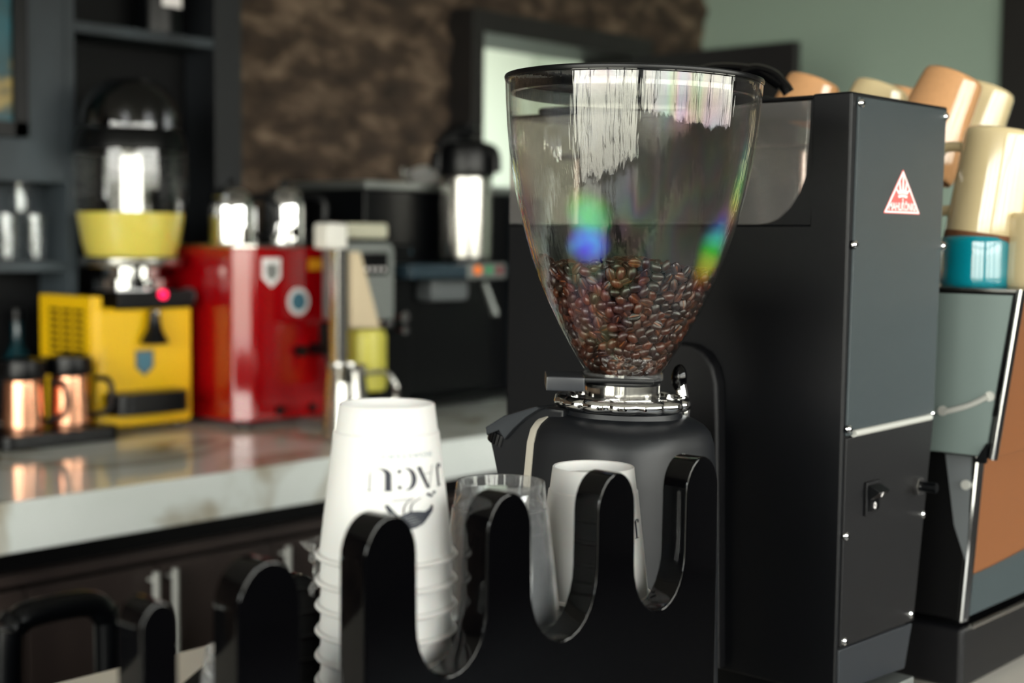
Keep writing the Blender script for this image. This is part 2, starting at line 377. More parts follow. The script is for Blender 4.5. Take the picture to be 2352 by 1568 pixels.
# door_1: doorway in the stone wall, dark leaf swung open into the room, pale green corridor beyond
bm = bx(fx0, gx0, YW - .05, RY1 + .16, 0, zt, .004); add(bm, bx(gx0, fx1, YW - .05, RY1 + .16, gz1, zt, .004)); add(bm, bx(gx1, fx1, YW - .05, RY1 + .16, 0, gz1, .004))
d1 = structure('door_1', bm, M_FRAME)
lf = onX(1832, 97, gx1 - .03); lz = (lf.z + onY(1400, 118, YW - .06).z) / 2
leaf = structure('door_leaf', bx(gx1 - .045, gx1 - .005, lf.y, YW - .055, .01, lz, .004), M_FRIDGE, d1)
structure('door_handle', tube([(gx1 - .045, lf.y + .06, 1.02), (gx1 - .09, lf.y + .06, 1.02), (gx1 - .09, lf.y + .18, 1.02)], .009), M_STEEL, leaf)
cx0, cx1, cy1 = fx0 - 1.0, fx1 + 1.6, RY1 + 1.9
structure('wall_corridor', bx(cx0, cx1, cy1, cy1 + .1, 0, RZ), M_PALEGREEN)
structure('wall_corridor_left', bx(cx0 - .1, cx0, RY1 + .16, cy1, 0, RZ), M_PALEGREEN)
structure('wall_corridor_right', bx(cx1, cx1 + .1, RY1 + .16, cy1, 0, RZ), M_PALEGREEN)
structure('ceiling_corridor', bx(cx0 - .1, cx1 + .1, RY1 + .16, cy1 + .1, RZ, RZ + .1), M_CEIL)
structure('floor_corridor', bx(cx0 - .1, cx1 + .1, RY1, cy1 + .1, -.1, 0), M_FLOOR)
ld_ = bpy.data.lights.new('corridor_fill', 'AREA'); ld_.size = 1.2; ld_.energy = 42; ld_.color = (1, .98, .93)  # unseen area light added to brighten the pale corridor walls
lo_ = bpy.data.objects.new('corridor_fill', ld_); COL.objects.link(lo_); lo_.location = ((fx0 + fx1) / 2 + .3, RY1 + .8, RZ - .02)
# window_2: green back-painted glass in black frame on the right wall
XR = RX1 - .03
ya, yb_ = onX(1535, 60, XR).y, onX(2306, 60, XR).y; zlo, zhi = 1.0, 2.75
w2 = structure('window_2', bx(XR - .03, RX1, ya, ya + .10, zlo - .06, zhi, .004), M_FRAME)
structure('window_frame', bx(XR - .03, RX1, yb_ - .16, yb_, zlo - .06, zhi, .004), M_FRAME, w2)
structure('window_frame', bx(XR - .03, RX1, yb_, ya, zlo - .06, zlo, .004), M_FRAME, w2)
structure('window_frame', bx(XR - .03, RX1, yb_, ya, zhi - .06, zhi, .004), M_FRAME, w2)
structure('pane', bx(XR - .012, XR, yb_, ya, zlo, zhi - .06), M_GREENGLASS, w2)
# second pane beyond the frame at the very right of the picture
structure('window_5', bx(XR - .012, XR, yb_ - 1.2, yb_ - .16, zlo, zhi - .06), M_GREENGLASS)

# ================================================================== COUNTERS
YF = 2.318
ax0, ax1 = -1.0, 3.44
o = obj('back_worktop', bx(ax0, ax1, YF, RY1 - .06, .827, ZT, .004), M_MARBLE); tag(o, 'pale veined marble worktop of the back counter under the machines', 'worktop')
t = thing('back_cabinet', 'dark brown wooden cupboard run below the marble back counter', 'cabinet', (1.9, 2.6, 0))
obj('cabinet_body', bx(ax0, ax1, 2.40, RY1 - .08, .08, .826), M_BLACKGAP, t)
ztop = onY(340, 1297, 2.36).z
obj('top_rail', bx(ax0, ax1, 2.365, 2.40, ztop + .006, .775, .002), M_BROWN, t)
XB = onY(368, 1340, 2.36).x; DW = onY(630, 1340, 2.36).x - XB
for k in range(-4, 6):
    d = obj('door', bx(XB + DW * k + .003, XB + DW * (k + 1) - .003, 2.365, 2.388, .10, ztop - .004, .002), M_BROWN, t)
    hx = XB + DW * k + (.022 if k % 2 == 0 or k == 1 else DW - .022)
    hb = tube([(hx, 2.34, ztop - .19), (hx, 2.34, ztop - .012)], .007, 10)
    for hz in (ztop - .17, ztop - .03): add(hb, tube([(hx, 2.34, hz), (hx, 2.368, hz)], .004, 8))
    obj('handle', hb, M_ALU, d, label='brushed steel bar handle')
YN = 1.34                                                    # far edge of the near bar
o = obj('bar_worktop', bx(-.6, 3.4, .505, YN, .86, ZT, .004), M_BAR); tag(o, 'cream white worktop of the near bar in the foreground', 'worktop')
t = thing('bar_cabinet', 'dark front panelled base under the cream bar worktop', 'cabinet', (1.4, .75, 0))
obj('cabinet_body', bx(-.5, 3.3, .56, YN - .06, .0, .859), M_BROWN, t)

# ================================================================== SHELVING, BACK LEFT
YS = 3.2
t = thing('shelving_unit', 'dark stained wall shelving unit with grey boards behind the juice machine', 'shelf', (1.6, YS + .1, ZT))
xa, xb = onY(175, 300, YS).x, onY(495, 300, YS).x; xc = onY(556, 300, YS).x; xl = onY(-260, 300, YS).x; x60 = onY(155, 520, YS).x
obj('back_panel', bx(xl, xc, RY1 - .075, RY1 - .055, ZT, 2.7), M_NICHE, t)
obj('side_panel', bx(xb, xc, YS, RY1 - .08, ZT + .002, 2.7, .003), M_DARKWOOD, t)
obj('side_panel', bx(x60, xa, YS, RY1 - .08, ZT + .002, 2.7, .003), M_GREYBOARD, t)
z1 = onY(80, 418, YS).z
obj('board', bx(xl, x60, YS + .004, YS + .03, z1, 2.7, .003), M_GREYBOARD, t)
for (x0_, x1_, py, px) in ((xa, xb, 80, 335), (xl, x60, 612, 80)):
    zz = onY(px, py, YS).z; obj('shelf', bx(x0_ + .001, x1_ - .001, YS + .005, RY1 - .08, zz - .013, zz + .013, .002), M_GREYBOARD, t)
    if px == 80: zsh = zz + .013
    else: zsh2 = zz + .013
obj('back_panel', bx(xl, x60, RY1 - .1, RY1 - .08, zsh + .001, z1), M_GREYBOARD, t)
# framed picture
px0, px1 = onY(-150, 150, YS - .02).x, onY(62, 150, YS - .02).x; pz0 = onY(20, 312, YS - .02).z
t = thing('framed_picture', 'teal and gold abstract painting in a black frame on the grey board', 'picture', (px0, YS, 1.7))
bm = bmesh.new(); fwid = .035
for q in (bx(px0, px0 + fwid, YS - .025, YS + .003, pz0, 2.4), bx(px1 - fwid, px1, YS - .025, YS + .003, pz0, 2.4), bx(px0, px1, YS - .025, YS + .003, pz0, pz0 + fwid), bx(px0, px1, YS - .025, YS + .003, 2.4 - fwid, 2.4)): add(bm, q)
obj('frame', bm, M_BLACKPL, t); obj('canvas', bx(px0 + fwid, px1 - fwid, YS - .012, YS + .002, pz0 + fwid, 2.4 - fwid), M_TEALART, t)
# glasses in the niche
def tumbler(r, h):
    return lathe([(0, .004), (r * .8, .004), (r, h), (r * .94, h), (r * .74, .012), (0, .012), (0, .004)], seg=24)
glass0 = None
GL = [(18, 'first tumbler from the picture edge on the niche shelf', 0), (82, 'second tumbler on the niche shelf', 0)]
hg = .115; rg = .029
for px, lb, lv in GL:
    p = onY(px, 560, YS + .08)
    o = obj('drinking_glass', tumbler(rg, hg), M_GLASS, None); o.matrix_basis = Matrix.Translation((p.x, p.y, zsh + .0005)); WM[o.name] = o.matrix_basis.copy()
    tag(o, 'clear glass, ' + lb, 'glass', 'tumblers in the shelf niche')
for px, lb in ((50, 'clear glass of the upper tier, resting across the two tumblers'),):
    p = onY(px, 490, YS + .08); o = obj('drinking_glass', tumbler(rg, hg * .9), M_GLASS, None); o.matrix_basis = Matrix.Translation((p.x, p.y, zsh + hg + .001)); tag(o, lb, 'glass', 'tumblers in the shelf niche')
p = onY(40, 760, YS + .1)
t = thing('teal_bottle', 'dark teal glass bottle in the lowest compartment, left of the yellow machine', 'bottle', (p.x, p.y, ZT))
obj('bottle_body', lathe([(0, 0), (.04, 0), (.042, .01), (.042, .13), (.03, .17), (.014, .2), (.014, .26), (0, .26)]), mat('dark_teal_glass', (5, 46, 54), .15), t, world=False)
obj('cap', lathe([(0, .255), (.017, .255), (.017, .285), (0, .285)]), M_BLACKPL, t, world=False)
p = onY(365, 40, YS + .07)
t = thing('storage_jar', 'black jar with a pale label on the top shelf above the juice machine', 'jar', (p.x, p.y, zsh2))
obj('jar_body', lathe([(0, 0), (.055, 0), (.058, .01), (.058, .2), (.05, .215), (0, .215)]), M_BLACKPL, t, world=False)
obj('label', bx(-.03, .03, -.0605, -.0585, .07, .14, .001), M_WHITE, t, world=False)
obj('lid', lathe([(0, .215), (.056, .215), (.056, .25), (0, .25)]), M_BLACKPL, t, world=False)

# ================================================================== YELLOW JUICE DISPENSER
YJ = 2.95
x0_, x1_, z0_, z1_ = pbox(YJ, 222, 444, 705, 968); z0_ = ZT + .012
t = thing('juice_dispenser', 'yellow cold drink dispenser with a clear bowl of yellow juice on the marble counter', 'juice dispenser', ((x0_ + x1_) / 2, YJ + .12, ZT))
obj('body', bx(x0_, x1_, YJ, YJ + .24, z0_, z1_, .012, 3), M_YELLOW, t)
for fx in (x0_ + .03, x1_ - .03):
    for fy in (YJ + .03, YJ + .21): obj('foot', cyl((fx, fy, ZT + .007), .014, .013), M_BLACKPL, t)
# vented side housing
ys = onX(90, 740, x0_ - .012).y; zs1 = onX(215, 682, x0_ - .012).z; zs0 = onX(150, 825, x0_ - .012).z
side = obj('side_housing', bx(x0_ - .012, x0_ + .02, YJ + .004, min(ys, YJ + .235), zs0, zs1, .004), M_YELLOW, t)
yv0 = onX(196, 740, x0_ - .012).y; yv1 = onX(112, 740, x0_ - .012).y
for r_ in range(7):
    za = onX(150, 712 + r_ * 15.5, x0_ - .012).z
    for c_ in range(3):
        ya_ = yv0 + (yv1 - yv0) * (c_ + .1) / 3; yb2 = yv0 + (yv1 - yv0) * (c_ + .9) / 3
        obj('vent_slot', bx(x0_ - .0135, x0_ - .011, ya_, yb2, za - .0042, za + .0042), M_BLACKPL, side)
cxp = 302; YB = YJ + .12
def PL(prof, seg=48): c = plathe(cxp, 600, YB, prof); return lathe(c[2], c[0], c[1], seg)
obj('neck', PL([(0, 712), (82, 712), (84, 690), (84, 640), (66, 636), (66, 606), (0, 606)]), M_CHROME, t)
obj('collar_ring', PL([(0, 612), (112, 612), (116, 606), (116, 594), (110, 588), (0, 588)]), M_STEEL, t)
tank = obj('bowl', PL([(104, 590), (112, 560), (122, 500), (128, 440), (128, 400), (125, 345)]), M_GLASS, t)
obj('juice', PL([(0, 589), (100, 589), (109, 556), (119, 498), (120, 489), (0, 488)]), M_JUICE, tank)
obj('mixing_core', PL([(0, 487), (52, 487), (50, 420), (46, 352), (0, 350)]), M_STEEL, tank)
obj('lid', PL([(0, 352), (124, 352), (127, 345), (120, 310), (112, 300), (0, 298)]), M_BLACKPL, t)
obj('dome', PL([(112, 300), (112, 270), (102, 235), (80, 205), (48, 188), (0, 182)]), M_SMOKECLR, t)
for k_, dx in enumerate((-15, 38, 82)):
    c = onY(cxp + dx, 300, YB - .03); d_ = depth(c)
    obj('impeller', lathe([(0, at(300, 300, d_).z), (.018, at(300, 298, d_).z), (.02, at(300, 260, d_).z), (.012, at(300, 240, d_).z), (0, at(300, 232, d_).z)], c.x, c.y, 16), M_STEEL, t)
cB = onY(cxp, 640, YB)
obj('control_block', bx(x0_ + .05, x1_ - .005, YJ - .015, YJ + .1, z1_ - .004, z1_ + .04, .004), M_BLACKPL, t)
p = onY(375, 676, YJ - .02); obj('indicator_lamp', cyl((p.x, YJ - .016, p.z), .011, .014, 'Y'), M_REDLAMP, t, label='glowing red lamp')
p = onY(440, 680, YJ); obj('side_knob', cyl((x1_ + .008, YJ + .03, p.z), .02, .022, 'X', b=.003), M_GREYPL, t)
p = onY(352, 712, YJ - .02); q = onY(355, 780, YJ - .02)
lev = lathe([(0, 0), (.012, 0), (.014, .02), (.018, .045), (.03, .068), (.034, .08), (.0, .084)], seg=20)
lev.transform(Matrix.Translation((p.x, YJ - .025, p.z)) @ Matrix.Rotation(pi, 4, 'X')); tp = obj('tap_handle', lev, M_BLACKPL, t)
obj('screw', ball((p.x, YJ - .038, p.z - .004), .008), M_STEEL, tp)
c = onY(332, 833, YJ - .002); sh = .031
def shield(s): return [(-s * .8, s), (s * .8, s), (s * .8, -s * .35), (0, -s), (-s * .8, -s * .35)]
obj('badge', prism([(c.x + a, c.z + b) for a, b in shield(sh)], 'Y', YJ - .003, YJ + .002), M_GREYPL, t, label='blue shield badge')
obj('badge', prism([(c.x + a, c.z + b) for a, b in shield(sh * .8)], 'Y', YJ - .004, YJ - .002), M_BADGE, t, label='blue shield badge')
xa_, xb_, za_, zb_ = pbox(YJ - .06, 262, 436, 905, 945)
obj('drip_tray', prism(roundpoly([(xa_, YJ + .0), (xa_ + .01, YJ - .08), (xb_ - .01, YJ - .08), (xb_, YJ + .0)], .03), 'Z', za_ - .004, zb_ + .006, .004), M_BLACKPL, t)

# copper pots on a black tray
p = onZ(105, 1012, ZT); TY = p.y - .02
t = thing('serving_tray', 'black tray with two copper pots at the left of the marble counter', 'tray', (p.x, TY, ZT))
obj('tray', prism(roundpoly([(p.x - .16, TY - .09), (p.x + .13, TY - .09), (p.x + .13, TY + .1), (p.x - .16, TY + .1)], .03), 'Z', ZT + .001, ZT + .034, .004), M_BLACKPL, t)
for px, lb in ((52, 'left copper pot with black lid on the black tray'), (160, 'right copper pot with black lid on the black tray, nearer the yellow machine')):
    cx_, cy_, pr = plathe(px, 940, TY, [(0, 990), (44, 990), (46, 980), (42, 880), (38, 872), (0, 872)])
    zof = ZT + .0345 - pr[0][1]; pr = [(r, z + zof) for r, z in pr]
    t = thing('copper_pot', lb, 'pot', (cx_, cy_, ZT + .0345), group='copper pots on the tray')
    obj('pot_body', lathe(pr, cx_, cy_), M_COPPER, t)
    zt_ = pr[-1][1]
    obj('lid', lathe([(0, zt_), (.05, zt_), (.054, zt_ + .012), (.05, zt_ + .04), (.02, zt_ + .048), (0, zt_ + .048)], cx_, cy_), M_BLACKPL, t)
    obj('handle', tube(smoothpath([(cx_ + .05, cy_ - .03, zt_ - .01), (cx_ + .075, cy_ - .05, zt_ - .02), (cx_ + .075, cy_ - .05, zt_ - .08), (cx_ + .042, cy_ - .02, zt_ - .1)]), .007), M_BLACKPL, t)

# ================================================================== RED WATER BOILER
YR = 2.80
x0_, x1_, _, z1_ = pbox(YR, 582, 777, 568, 960); x0_ -= .038; z0_ = ZT + .015
t = thing('water_boiler', 'glossy red boiler cabinet with stickers and a small black tap on the marble counter', 'boiler', ((x0_ + x1_) / 2, YR + .2, ZT))
pts = roundpoly([(x0_ + .038, YR), (x1_, YR), (x1_, YR + .4), (x0_, YR + .4), (x0_, YR + .038)], [.008, .02, .02, .02, .008], 5)
obj('body', prism(pts, 'Z', z0_, z1_, .006), M_RED, t, smooth=40)
for fx in (x0_ + .05, x1_ - .04):
    for fy in (YR + .05, YR + .35): obj('foot', cyl((fx, fy, ZT + .0085), .018, .016), M_BLACKPL, t)
obj('top_plate', prism(roundpoly([(x0_ + .05, YR + .01), (x1_ - .01, YR + .01), (x1_ - .01, YR + .39), (x0_ + .01, YR + .39), (x0_ + .01, YR + .05)], .01), 'Z', z1_, z1_ + .006), M_STEEL, t)
c = onY(623, 626, YR); obj('sticker', prism([(c.x + a, c.z + b) for a, b in shield(.036)], 'Y', YR - .0015, YR + .001), M_WHITE, t, label='white shield sticker')
obj('sticker', prism([(c.x + a, c.z + b) for a, b in shield(.022)], 'Y', YR - .0025, YR - .001), M_SATIN, t, label='white shield sticker')
c = onY(685, 692, YR); obj('sticker', cyl((c.x, YR, c.z), .035, .003, 'Y', 28), M_WHITE, t, label='round white sticker')
obj('sticker', cyl((c.x, YR - .001, c.z), .024, .003, 'Y', 28), M_BADGE, t, label='pale blue sticker centre')
xa_, xb_, za_, zb_ = pbox(YR, 708, 772, 594, 620); obj('sticker', bx(xa_, xb_, YR - .0015, YR + .001, za_, zb_), mat('yellow_label', (236, 160, 30), .5), t, label='yellow label strip')
c = onY(717, 800, YR)
tp = obj('tap', cyl((c.x, YR - .03, c.z), .016, .06, 'Y', b=.003), M_BLACKPL, t, label='black tap')
obj('tap_lever', bx(c.x - .009, c.x + .009, YR - .06, YR - .035, c.z, c.z + .07, .003), M_BLACKPL, tp)
obj('tap_spout', tube(smoothpath([(c.x, YR - .05, c.z), (c.x, YR - .065, c.z - .02), (c.x, YR - .066, c.z - .055)]), .009), M_BLACKPL, tp)
c = onY(683, 805, YR); obj('control_knob', cyl((c.x, YR - .012, c.z), .014, .026, 'Y', b=.003), M_BLACKPL, t)
for px, py in ((640, 942), (714, 935)):
    c = onY(px, py, YR); obj('plug', cyl((c.x, YR - .004, c.z), .011, .012, 'Y'), M_BLACKPL, t)
# chrome pitchers on the boiler
def pitcher(px, Y, hw, ytop, ybot, ang, label):
    cx_, cy_, pr = plathe(px, 520, Y, [(hw * .98, ybot), (hw, ybot - 6), (hw, ytop + 42), (hw * .86, ytop + 22)])
    off = z1_ + .0065 - pr[0][1]; pr = [(0, pr[0][1] + off)] + [(r, z + off) for r, z in pr]; zt_ = pr[-1][1]; R = pr[2][0]
    t = thing('steel_pitcher', label, 'pitcher', (cx_, cy_, z1_ + .006), group='steel pitchers on the red boiler')
    obj('body', lathe(pr, cx_, cy_), M_CHROME, t)
    l_ = obj('lid', lathe([(R * .88, zt_), (R * .9, zt_ + .006), (R * .7, zt_ + .022), (R * .3, zt_ + .03), (0, zt_ + .031)], cx_, cy_), M_CHROME, t)
    obj('lid_knob', lathe([(0, zt_ + .03), (.008, zt_ + .03), (.012, zt_ + .042), (.008, zt_ + .05), (0, zt_ + .051)], cx_, cy_, 16), M_BLACKPL, l_)
    ux, uy = cos(ang), sin(ang)
    obj('handle', tube(smoothpath([(cx_ + ux * R * .8, cy_ + uy * R * .8, zt_ + .005), (cx_ + ux * (R + .035), cy_ + uy * (R + .035), zt_ + .0), (cx_ + ux * (R + .05), cy_ + uy * (R + .05), zt_ - .035), (cx_ + ux * (R + .035), cy_ + uy * (R + .035), zt_ - .085), (cx_ + ux * R, cy_ + uy * R, zt_ - .1)]), .010, 10), M_BLACKPL, t)
    return t
pitcher(533, YR + .16, 56, 440, 566, radians(-30), 'left chrome pitcher with black handle on top of the red boiler')
pitcher(654, YR + .16, 50, 437, 566, radians(-35), 'right chrome pitcher with knobbed lid and black handle on the red boiler')

# ================================================================== SILVER FILTER BREWER
YV = 2.62
x0_, x1_, _, zt_ = pbox(YV, 774, 800, 510, 900)
t = thing('filter_brewer', 'silver filter coffee brewer with a pale column beside the red boiler', 'coffee maker', (x1_ + .05, YV + .1, ZT))
obj('column', bx(x0_, x1_, YV, YV + .03, ZT, zt_, .004), M_STEEL, t)
a_ = pbox(YV, 750, 798, 512, 572); obj('column_cap', bx(a_[0], a_[1], YV - .004, YV + .05, a_[2], a_[3], .008), mat('white_plastic', (236, 234, 226), .35), t)
a_ = pbox(YV + .05, 797, 893, 512, 548); obj('water_tank_lid', bx(a_[0], a_[1], YV + .05, YV + .15, a_[2], a_[3], .008), mat('pale_plastic', (196, 194, 172), .4), t)
a_ = pbox(YV + .05, 797, 906, 556, 735)
hd = obj('head', prism(roundpoly([(a_[0], a_[2]), (a_[1], a_[2]), (a_[1], a_[3]), (a_[0], a_[3])], [.005, .005, .03, .03]), 'Y', YV + .05, YV + .145, .004), M_SATIN, t)
a_ = pbox(YV + .048, 832, 892, 580, 632); obj('display', bx(a_[0], a_[1], YV + .046, YV + .055, a_[2], a_[3], .004), M_BLACKPL, hd)
for k_ in range(4):
    c = onY(842 + k_ * 13, 618, YV + .045); obj('button', cyl((c.x, YV + .045, c.z), .005, .004, 'Y', 10), M_WHITE, hd)
# beige filter funnel
P = [onY(*q, YV + .01) for q in ((800, 578), (822, 578), (868, 752), (800, 752))]
obj('filter_funnel', prism([(q.x, q.z) for q in P], 'Y', YV + .0, YV + .05, .003), M_BEIGE, t)
cx_, cy_, pr = plathe(838, 810, YV + .05, [(0, 895), (46, 895), (50, 885), (50, 770), (44, 755), (0, 755)])
obj('carafe', lathe(pr, cx_, cy_), M_LIME, t, label='lime yellow filled container')
obj('brew_base', bx(x0_ - .0, x1_ + .14, YV - .02, YV + .145, ZT, ZT + .02, .004), M_SATIN, t)
# steel milk jug in front
cx_, cy_, pr = plathe(795, 900, 2.47, [(0, 1010), (52, 1010), (56, 1000), (50, 900), (44, 850), (47, 832), (44, 832), (41, 850), (0, 852)])
off = ZT - pr[0][1] + .0005; pr = [(r, z + off) for r, z in pr]
t = thing('milk_jug', 'steel milk jug with spout standing in front of the silver brewer', 'jug', (cx_, cy_, ZT))
obj('body', lathe(pr, cx_, cy_), M_STEEL, t); zt_ = pr[-4][1]; R = pr[4][0]
obj('handle', tube(smoothpath([(cx_ + .6 * R, cy_ - .75 * R, zt_ - .02), (cx_ + .6 * R + .04, cy_ - .75 * R - .035, zt_ - .02), (cx_ + .6 * R + .055, cy_ - .75 * R - .05, zt_ - .07), (cx_ + .6 * R + .03, cy_ - .75 * R - .025, zt_ - .13)]), .006), M_STEEL, t)
obj('spout', tube([(cx_ - .6 * R, cy_ - .7 * R, zt_ - .03), (cx_ - .9 * R, cy_ - .95 * R, zt_ + .002)], [.018, .01], 12), M_STEEL, t)

# ================================================================== BLACK COFFEE MACHINE
YK = 2.78
x0_, x1_, _, z1_ = pbox(YK, 872, 1246, 440, 930)
t = thing('coffee_machine', 'large black coffee machine cabinet with recessed dispensing bay at the back', 'coffee machine', ((x0_ + x1_) / 2, YK + .2, ZT))
bd = bx(x0_, x1_, YK + .06, YK + .42, ZT + .012, z1_, .005)
obj('body', bd, M_BLACKPL, t)
for fx in (x0_ + .04, x1_ - .04):
    for fy in (YK + .1, YK + .38): obj('foot', cyl((fx, fy, ZT + .0065), .02, .012), M_BLACKPL, t)
obj('top_cover', bx(x0_ - .004, x1_ + .004, YK + .05, YK + .425, z1_, z1_ + .022, .004), M_SATIN, t)
xm = onY(945, 700, YK).x; xn = onY(1195, 700, YK).x
obj('side_column', bx(x0_, xm, YK, YK + .06, ZT + .012, onY(900, 560, YK).z, .004), M_BLACKPL, t)
dr = obj('door_panel', bx(xn, x1_, YK, YK + .06, ZT + .012, z1_ - .01, .004), mat('blue_black_panel', (16, 22, 28), .35), t)
for py in (677, 790, 888):
    c = onY(1211, py, YK); obj('screw', cyl((c.x, YK - .002, c.z), .008, .006, 'Y', 12), M_STEEL, dr)
a_ = pbox(YK - .112, 940, 1165, 602, 638)
zsf = onY(1070, 594, YK - .032).z - .0128
bay = obj('control_shelf', bx(a_[0], a_[1], YK - .112, YK + .06, a_[2], zsf, .004), mat('blue_grey_plastic', (40, 56, 66), .35), t)
a_ = pbox(YK - .114, 1075, 1158, 604, 640); kp = obj('keypad', bx(a_[0], a_[1], YK - .118, YK - .110, a_[2], a_[3], .003), M_SATIN, bay)
for px, mm in ((1096, M_ORANGE), (1122, M_GREENB), (1146, mat('dim_red_button', (120, 40, 46), .4))):
    c = onY(px, 620, YK - .118); obj('button', cyl((c.x, YK - .119, c.z), .012, .008, 'Y', 16), mm, kp)
a_ = pbox(YK + .02, 975, 1060, 640, 690); obj('dispensing_head', bx(a_[0], a_[1], YK - .01, YK + .06, a_[2], a_[3], .01), M_GREYPL, t)
p = onY(1112, 648, YK - .02); q = onY(1138, 722, YK - .03)
obj('lever', tube([p, q], [.008, .012], 12), M_SATIN, t)
obj('drip_grid', bx(xm, xn, YK - .02, YK + .06, ZT + .012, ZT + .03, .003), M_BLACKPL, t)
kn = None
for px, py, rr in ((877, 737, .022), (915, 727, .022), (916, 757, .015)):
    c = onY(px, py, YK - .03); obj('chrome_knob', cyl((c.x, YK - .03, c.z), rr * .7, .06, 'Y', 16, b=.003), M_CHROME, t, label='chrome valve knob')
c = onY(960, 578, YK); obj('pilot_lamp', cyl((c.x, YK + .05, c.z), .011, .03, 'Y', 12), M_BADGE, t)
ztopk = z1_ + .022
# airpot
cx_, cy_, pr = plathe(1070, 500, YK - .032, [(0, 594), (56, 594), (58, 588), (60, 500), (60, 412), (56, 404), (0, 404)])
za = pr[0][1]; 
t = thing('airpot', 'steel airpot with black pump lid standing in the black coffee machine', 'thermos', (cx_, cy_, za))
obj('body', lathe(pr, cx_, cy_), M_STEEL, t)
_, _, p2 = plathe(1070, 380, YK - .032, [(0, 406), (62, 406), (66, 398), (66, 350), (58, 332), (30, 322), (0, 320)])
ld = obj('pump_lid', lathe(p2, cx_, cy_), M_BLACKPL, t)
dd = depth(onY(1070, 380, YK - .032))
pts = [at(x, y, dd - .01) for x, y in ((1006, 390), (1014, 345), (1040, 312), (1075, 296), (1078, 284))]
obj('carry_handle', tube(smoothpath(pts), [.026] * 28 + [.022] * 5, 10), M_BLACKPL, ld)
pts = [at(x, y, dd - .04) for x, y in ((1060, 330), (1100, 336), (1134, 350), (1138, 395))]
obj('spout', tube(smoothpath(pts), .016, 10), M_BLACKPL, ld)
obj('base_ring', lathe([(.0, za - .012), (.062, za - .012), (.062, za + .004), (0, za + .004)], cx_, cy_), M_BLACKPL, t)
# white bowl and small glass on the machine
p = onY(975, 405, YK + .2)
t = thing('white_bowl', 'small white bowl with folded napkins on top of the black coffee machine', 'bowl', (p.x, p.y, ztopk))
obj('bowl_body', lathe([(0, .001), (.03, .001), (.034, .008), (.058, .04), (.055, .041), (.03, .012), (0, .01)]), M_PAPER, t, world=False)
obj('napkin', prism(roundpoly([(-.045, .02), (.05, .026), (.045, .052), (.01, .06), (-.035, .05)], .012), 'Y', -.02, .02, .006), M_PAPER, t, world=False)
p = onY(928, 416, YK + .12)
o = obj('shot_glass', tumbler(.014, .042), M_GLASS); o.matrix_basis = Matrix.Translation((p.x, p.y, ztopk + .0005)); tag(o, 'small shot glass on the black coffee machine beside the white bowl', 'glass')

# ================================================================== CHAIR
YC = 1.82
pts = [onY(x, y, YC) for x, y in ((22, 1640), (18, 1500), (40, 1430), (90, 1404), (200, 1386), (238, 1410), (250, 1470), (250, 1640))]
zs = .45
t = thing('bar_chair', 'black chair with a rounded loop back standing in the aisle', 'chair', (pts[3].x + .1, YC + .2, 0))
lo = [Vector((pts[0].x, YC, zs))] + pts[1:-1] + [Vector((pts[-1].x, YC, zs))]
obj('backrest', tube(smoothpath(lo), .02, 12, flat=1.0), M_BLACKPL, t)
cx_ = (lo[0].x + lo[-1].x) / 2; hw = abs(lo[-1].x - lo[0].x) / 2
p1 = onY(226, 1425, YC + .012)
obj('support_bar', tube([(p1.x, YC + .014, p1.z), (p1.x + .005, YC + .014, zs)], .006), M_SATIN, t, label='grey metal bar')
obj('seat', bx(cx_ - hw - .03, cx_ + hw + .03, YC - .02, YC + .4, zs - .04, zs, .015, 3), M_BLACKPL, t)
for sx in (-1, 1):
    for yy in (YC, YC + .37): obj('leg', tube([(cx_ + sx * hw, yy, zs - .03), (cx_ + sx * (hw + .03), yy + (.02 if yy > YC else -.02), .0)], .012), M_BLACKPL, t)

# ================================================================== CUP HOLDER
YH = .53; TH = .02
zt0 = onY(900, 1183, YH).z
tabX = [onY(x, 1250, YH).x for x in (900, 1172, 1417, 1612)]
zslot = onY(1010, 1560, YH).z
XL0 = onY(300, 1450, YH).x - .004; XRr = tabX[-1] + .032
t = thing('cup_holder', 'glossy black acrylic cup organiser with tall rounded prongs', 'cup holder', ((XL0 + XRr) / 2, YH + .06, ZT))
hwid = .0185
xs1 = onY(325, 1450, YH).x; xs1b = onY(410, 1450, YH).x; zs1_ = onY(360, 1384, YH).z
xs0 = onY(546, 1400, YH).x; xs0b = onY(692, 1400, YH).x; zs0_ = onY(610, 1290, YH).z
def archpts(x0, x1, zb, ztop, n=14, down=False):
    r = (x1 - x0) / 2; c = (x0 + x1) / 2; k = 1.25
    out = []
    for i in range(n + 1):
        a = pi - pi * i / n
        out.append((c + r * cos(a), (ztop - r * k + r * k * sin(a)) if not down else (ztop + r * k - r * k * sin(a))))
    return out
prof = [(XL0, ZT + .001)]
tabs = [(xs1, xs1b, zs1_), (xs0, xs0b, zs0_)] + [(x - hwid, x + hwid, zt0) for x in tabX]
prof[0] = (xs1, ZT + .001)
sl = [1.06, 1.10] + [zslot] * 5
for i, (a, b, zt_) in enumerate(tabs):
    prof += archpts(a, b, 0, zt_)
    if i < len(tabs) - 1: prof += archpts(b + .0005, tabs[i + 1][0] - .0005, 0, sl[i], down=True)
prof += [(tabs[-1][1], ZT + .001)]
obj('front_panel', prism(prof, 'Y', YH, YH + TH, .0016, 2), M_BLACKGL, t, smooth=40)
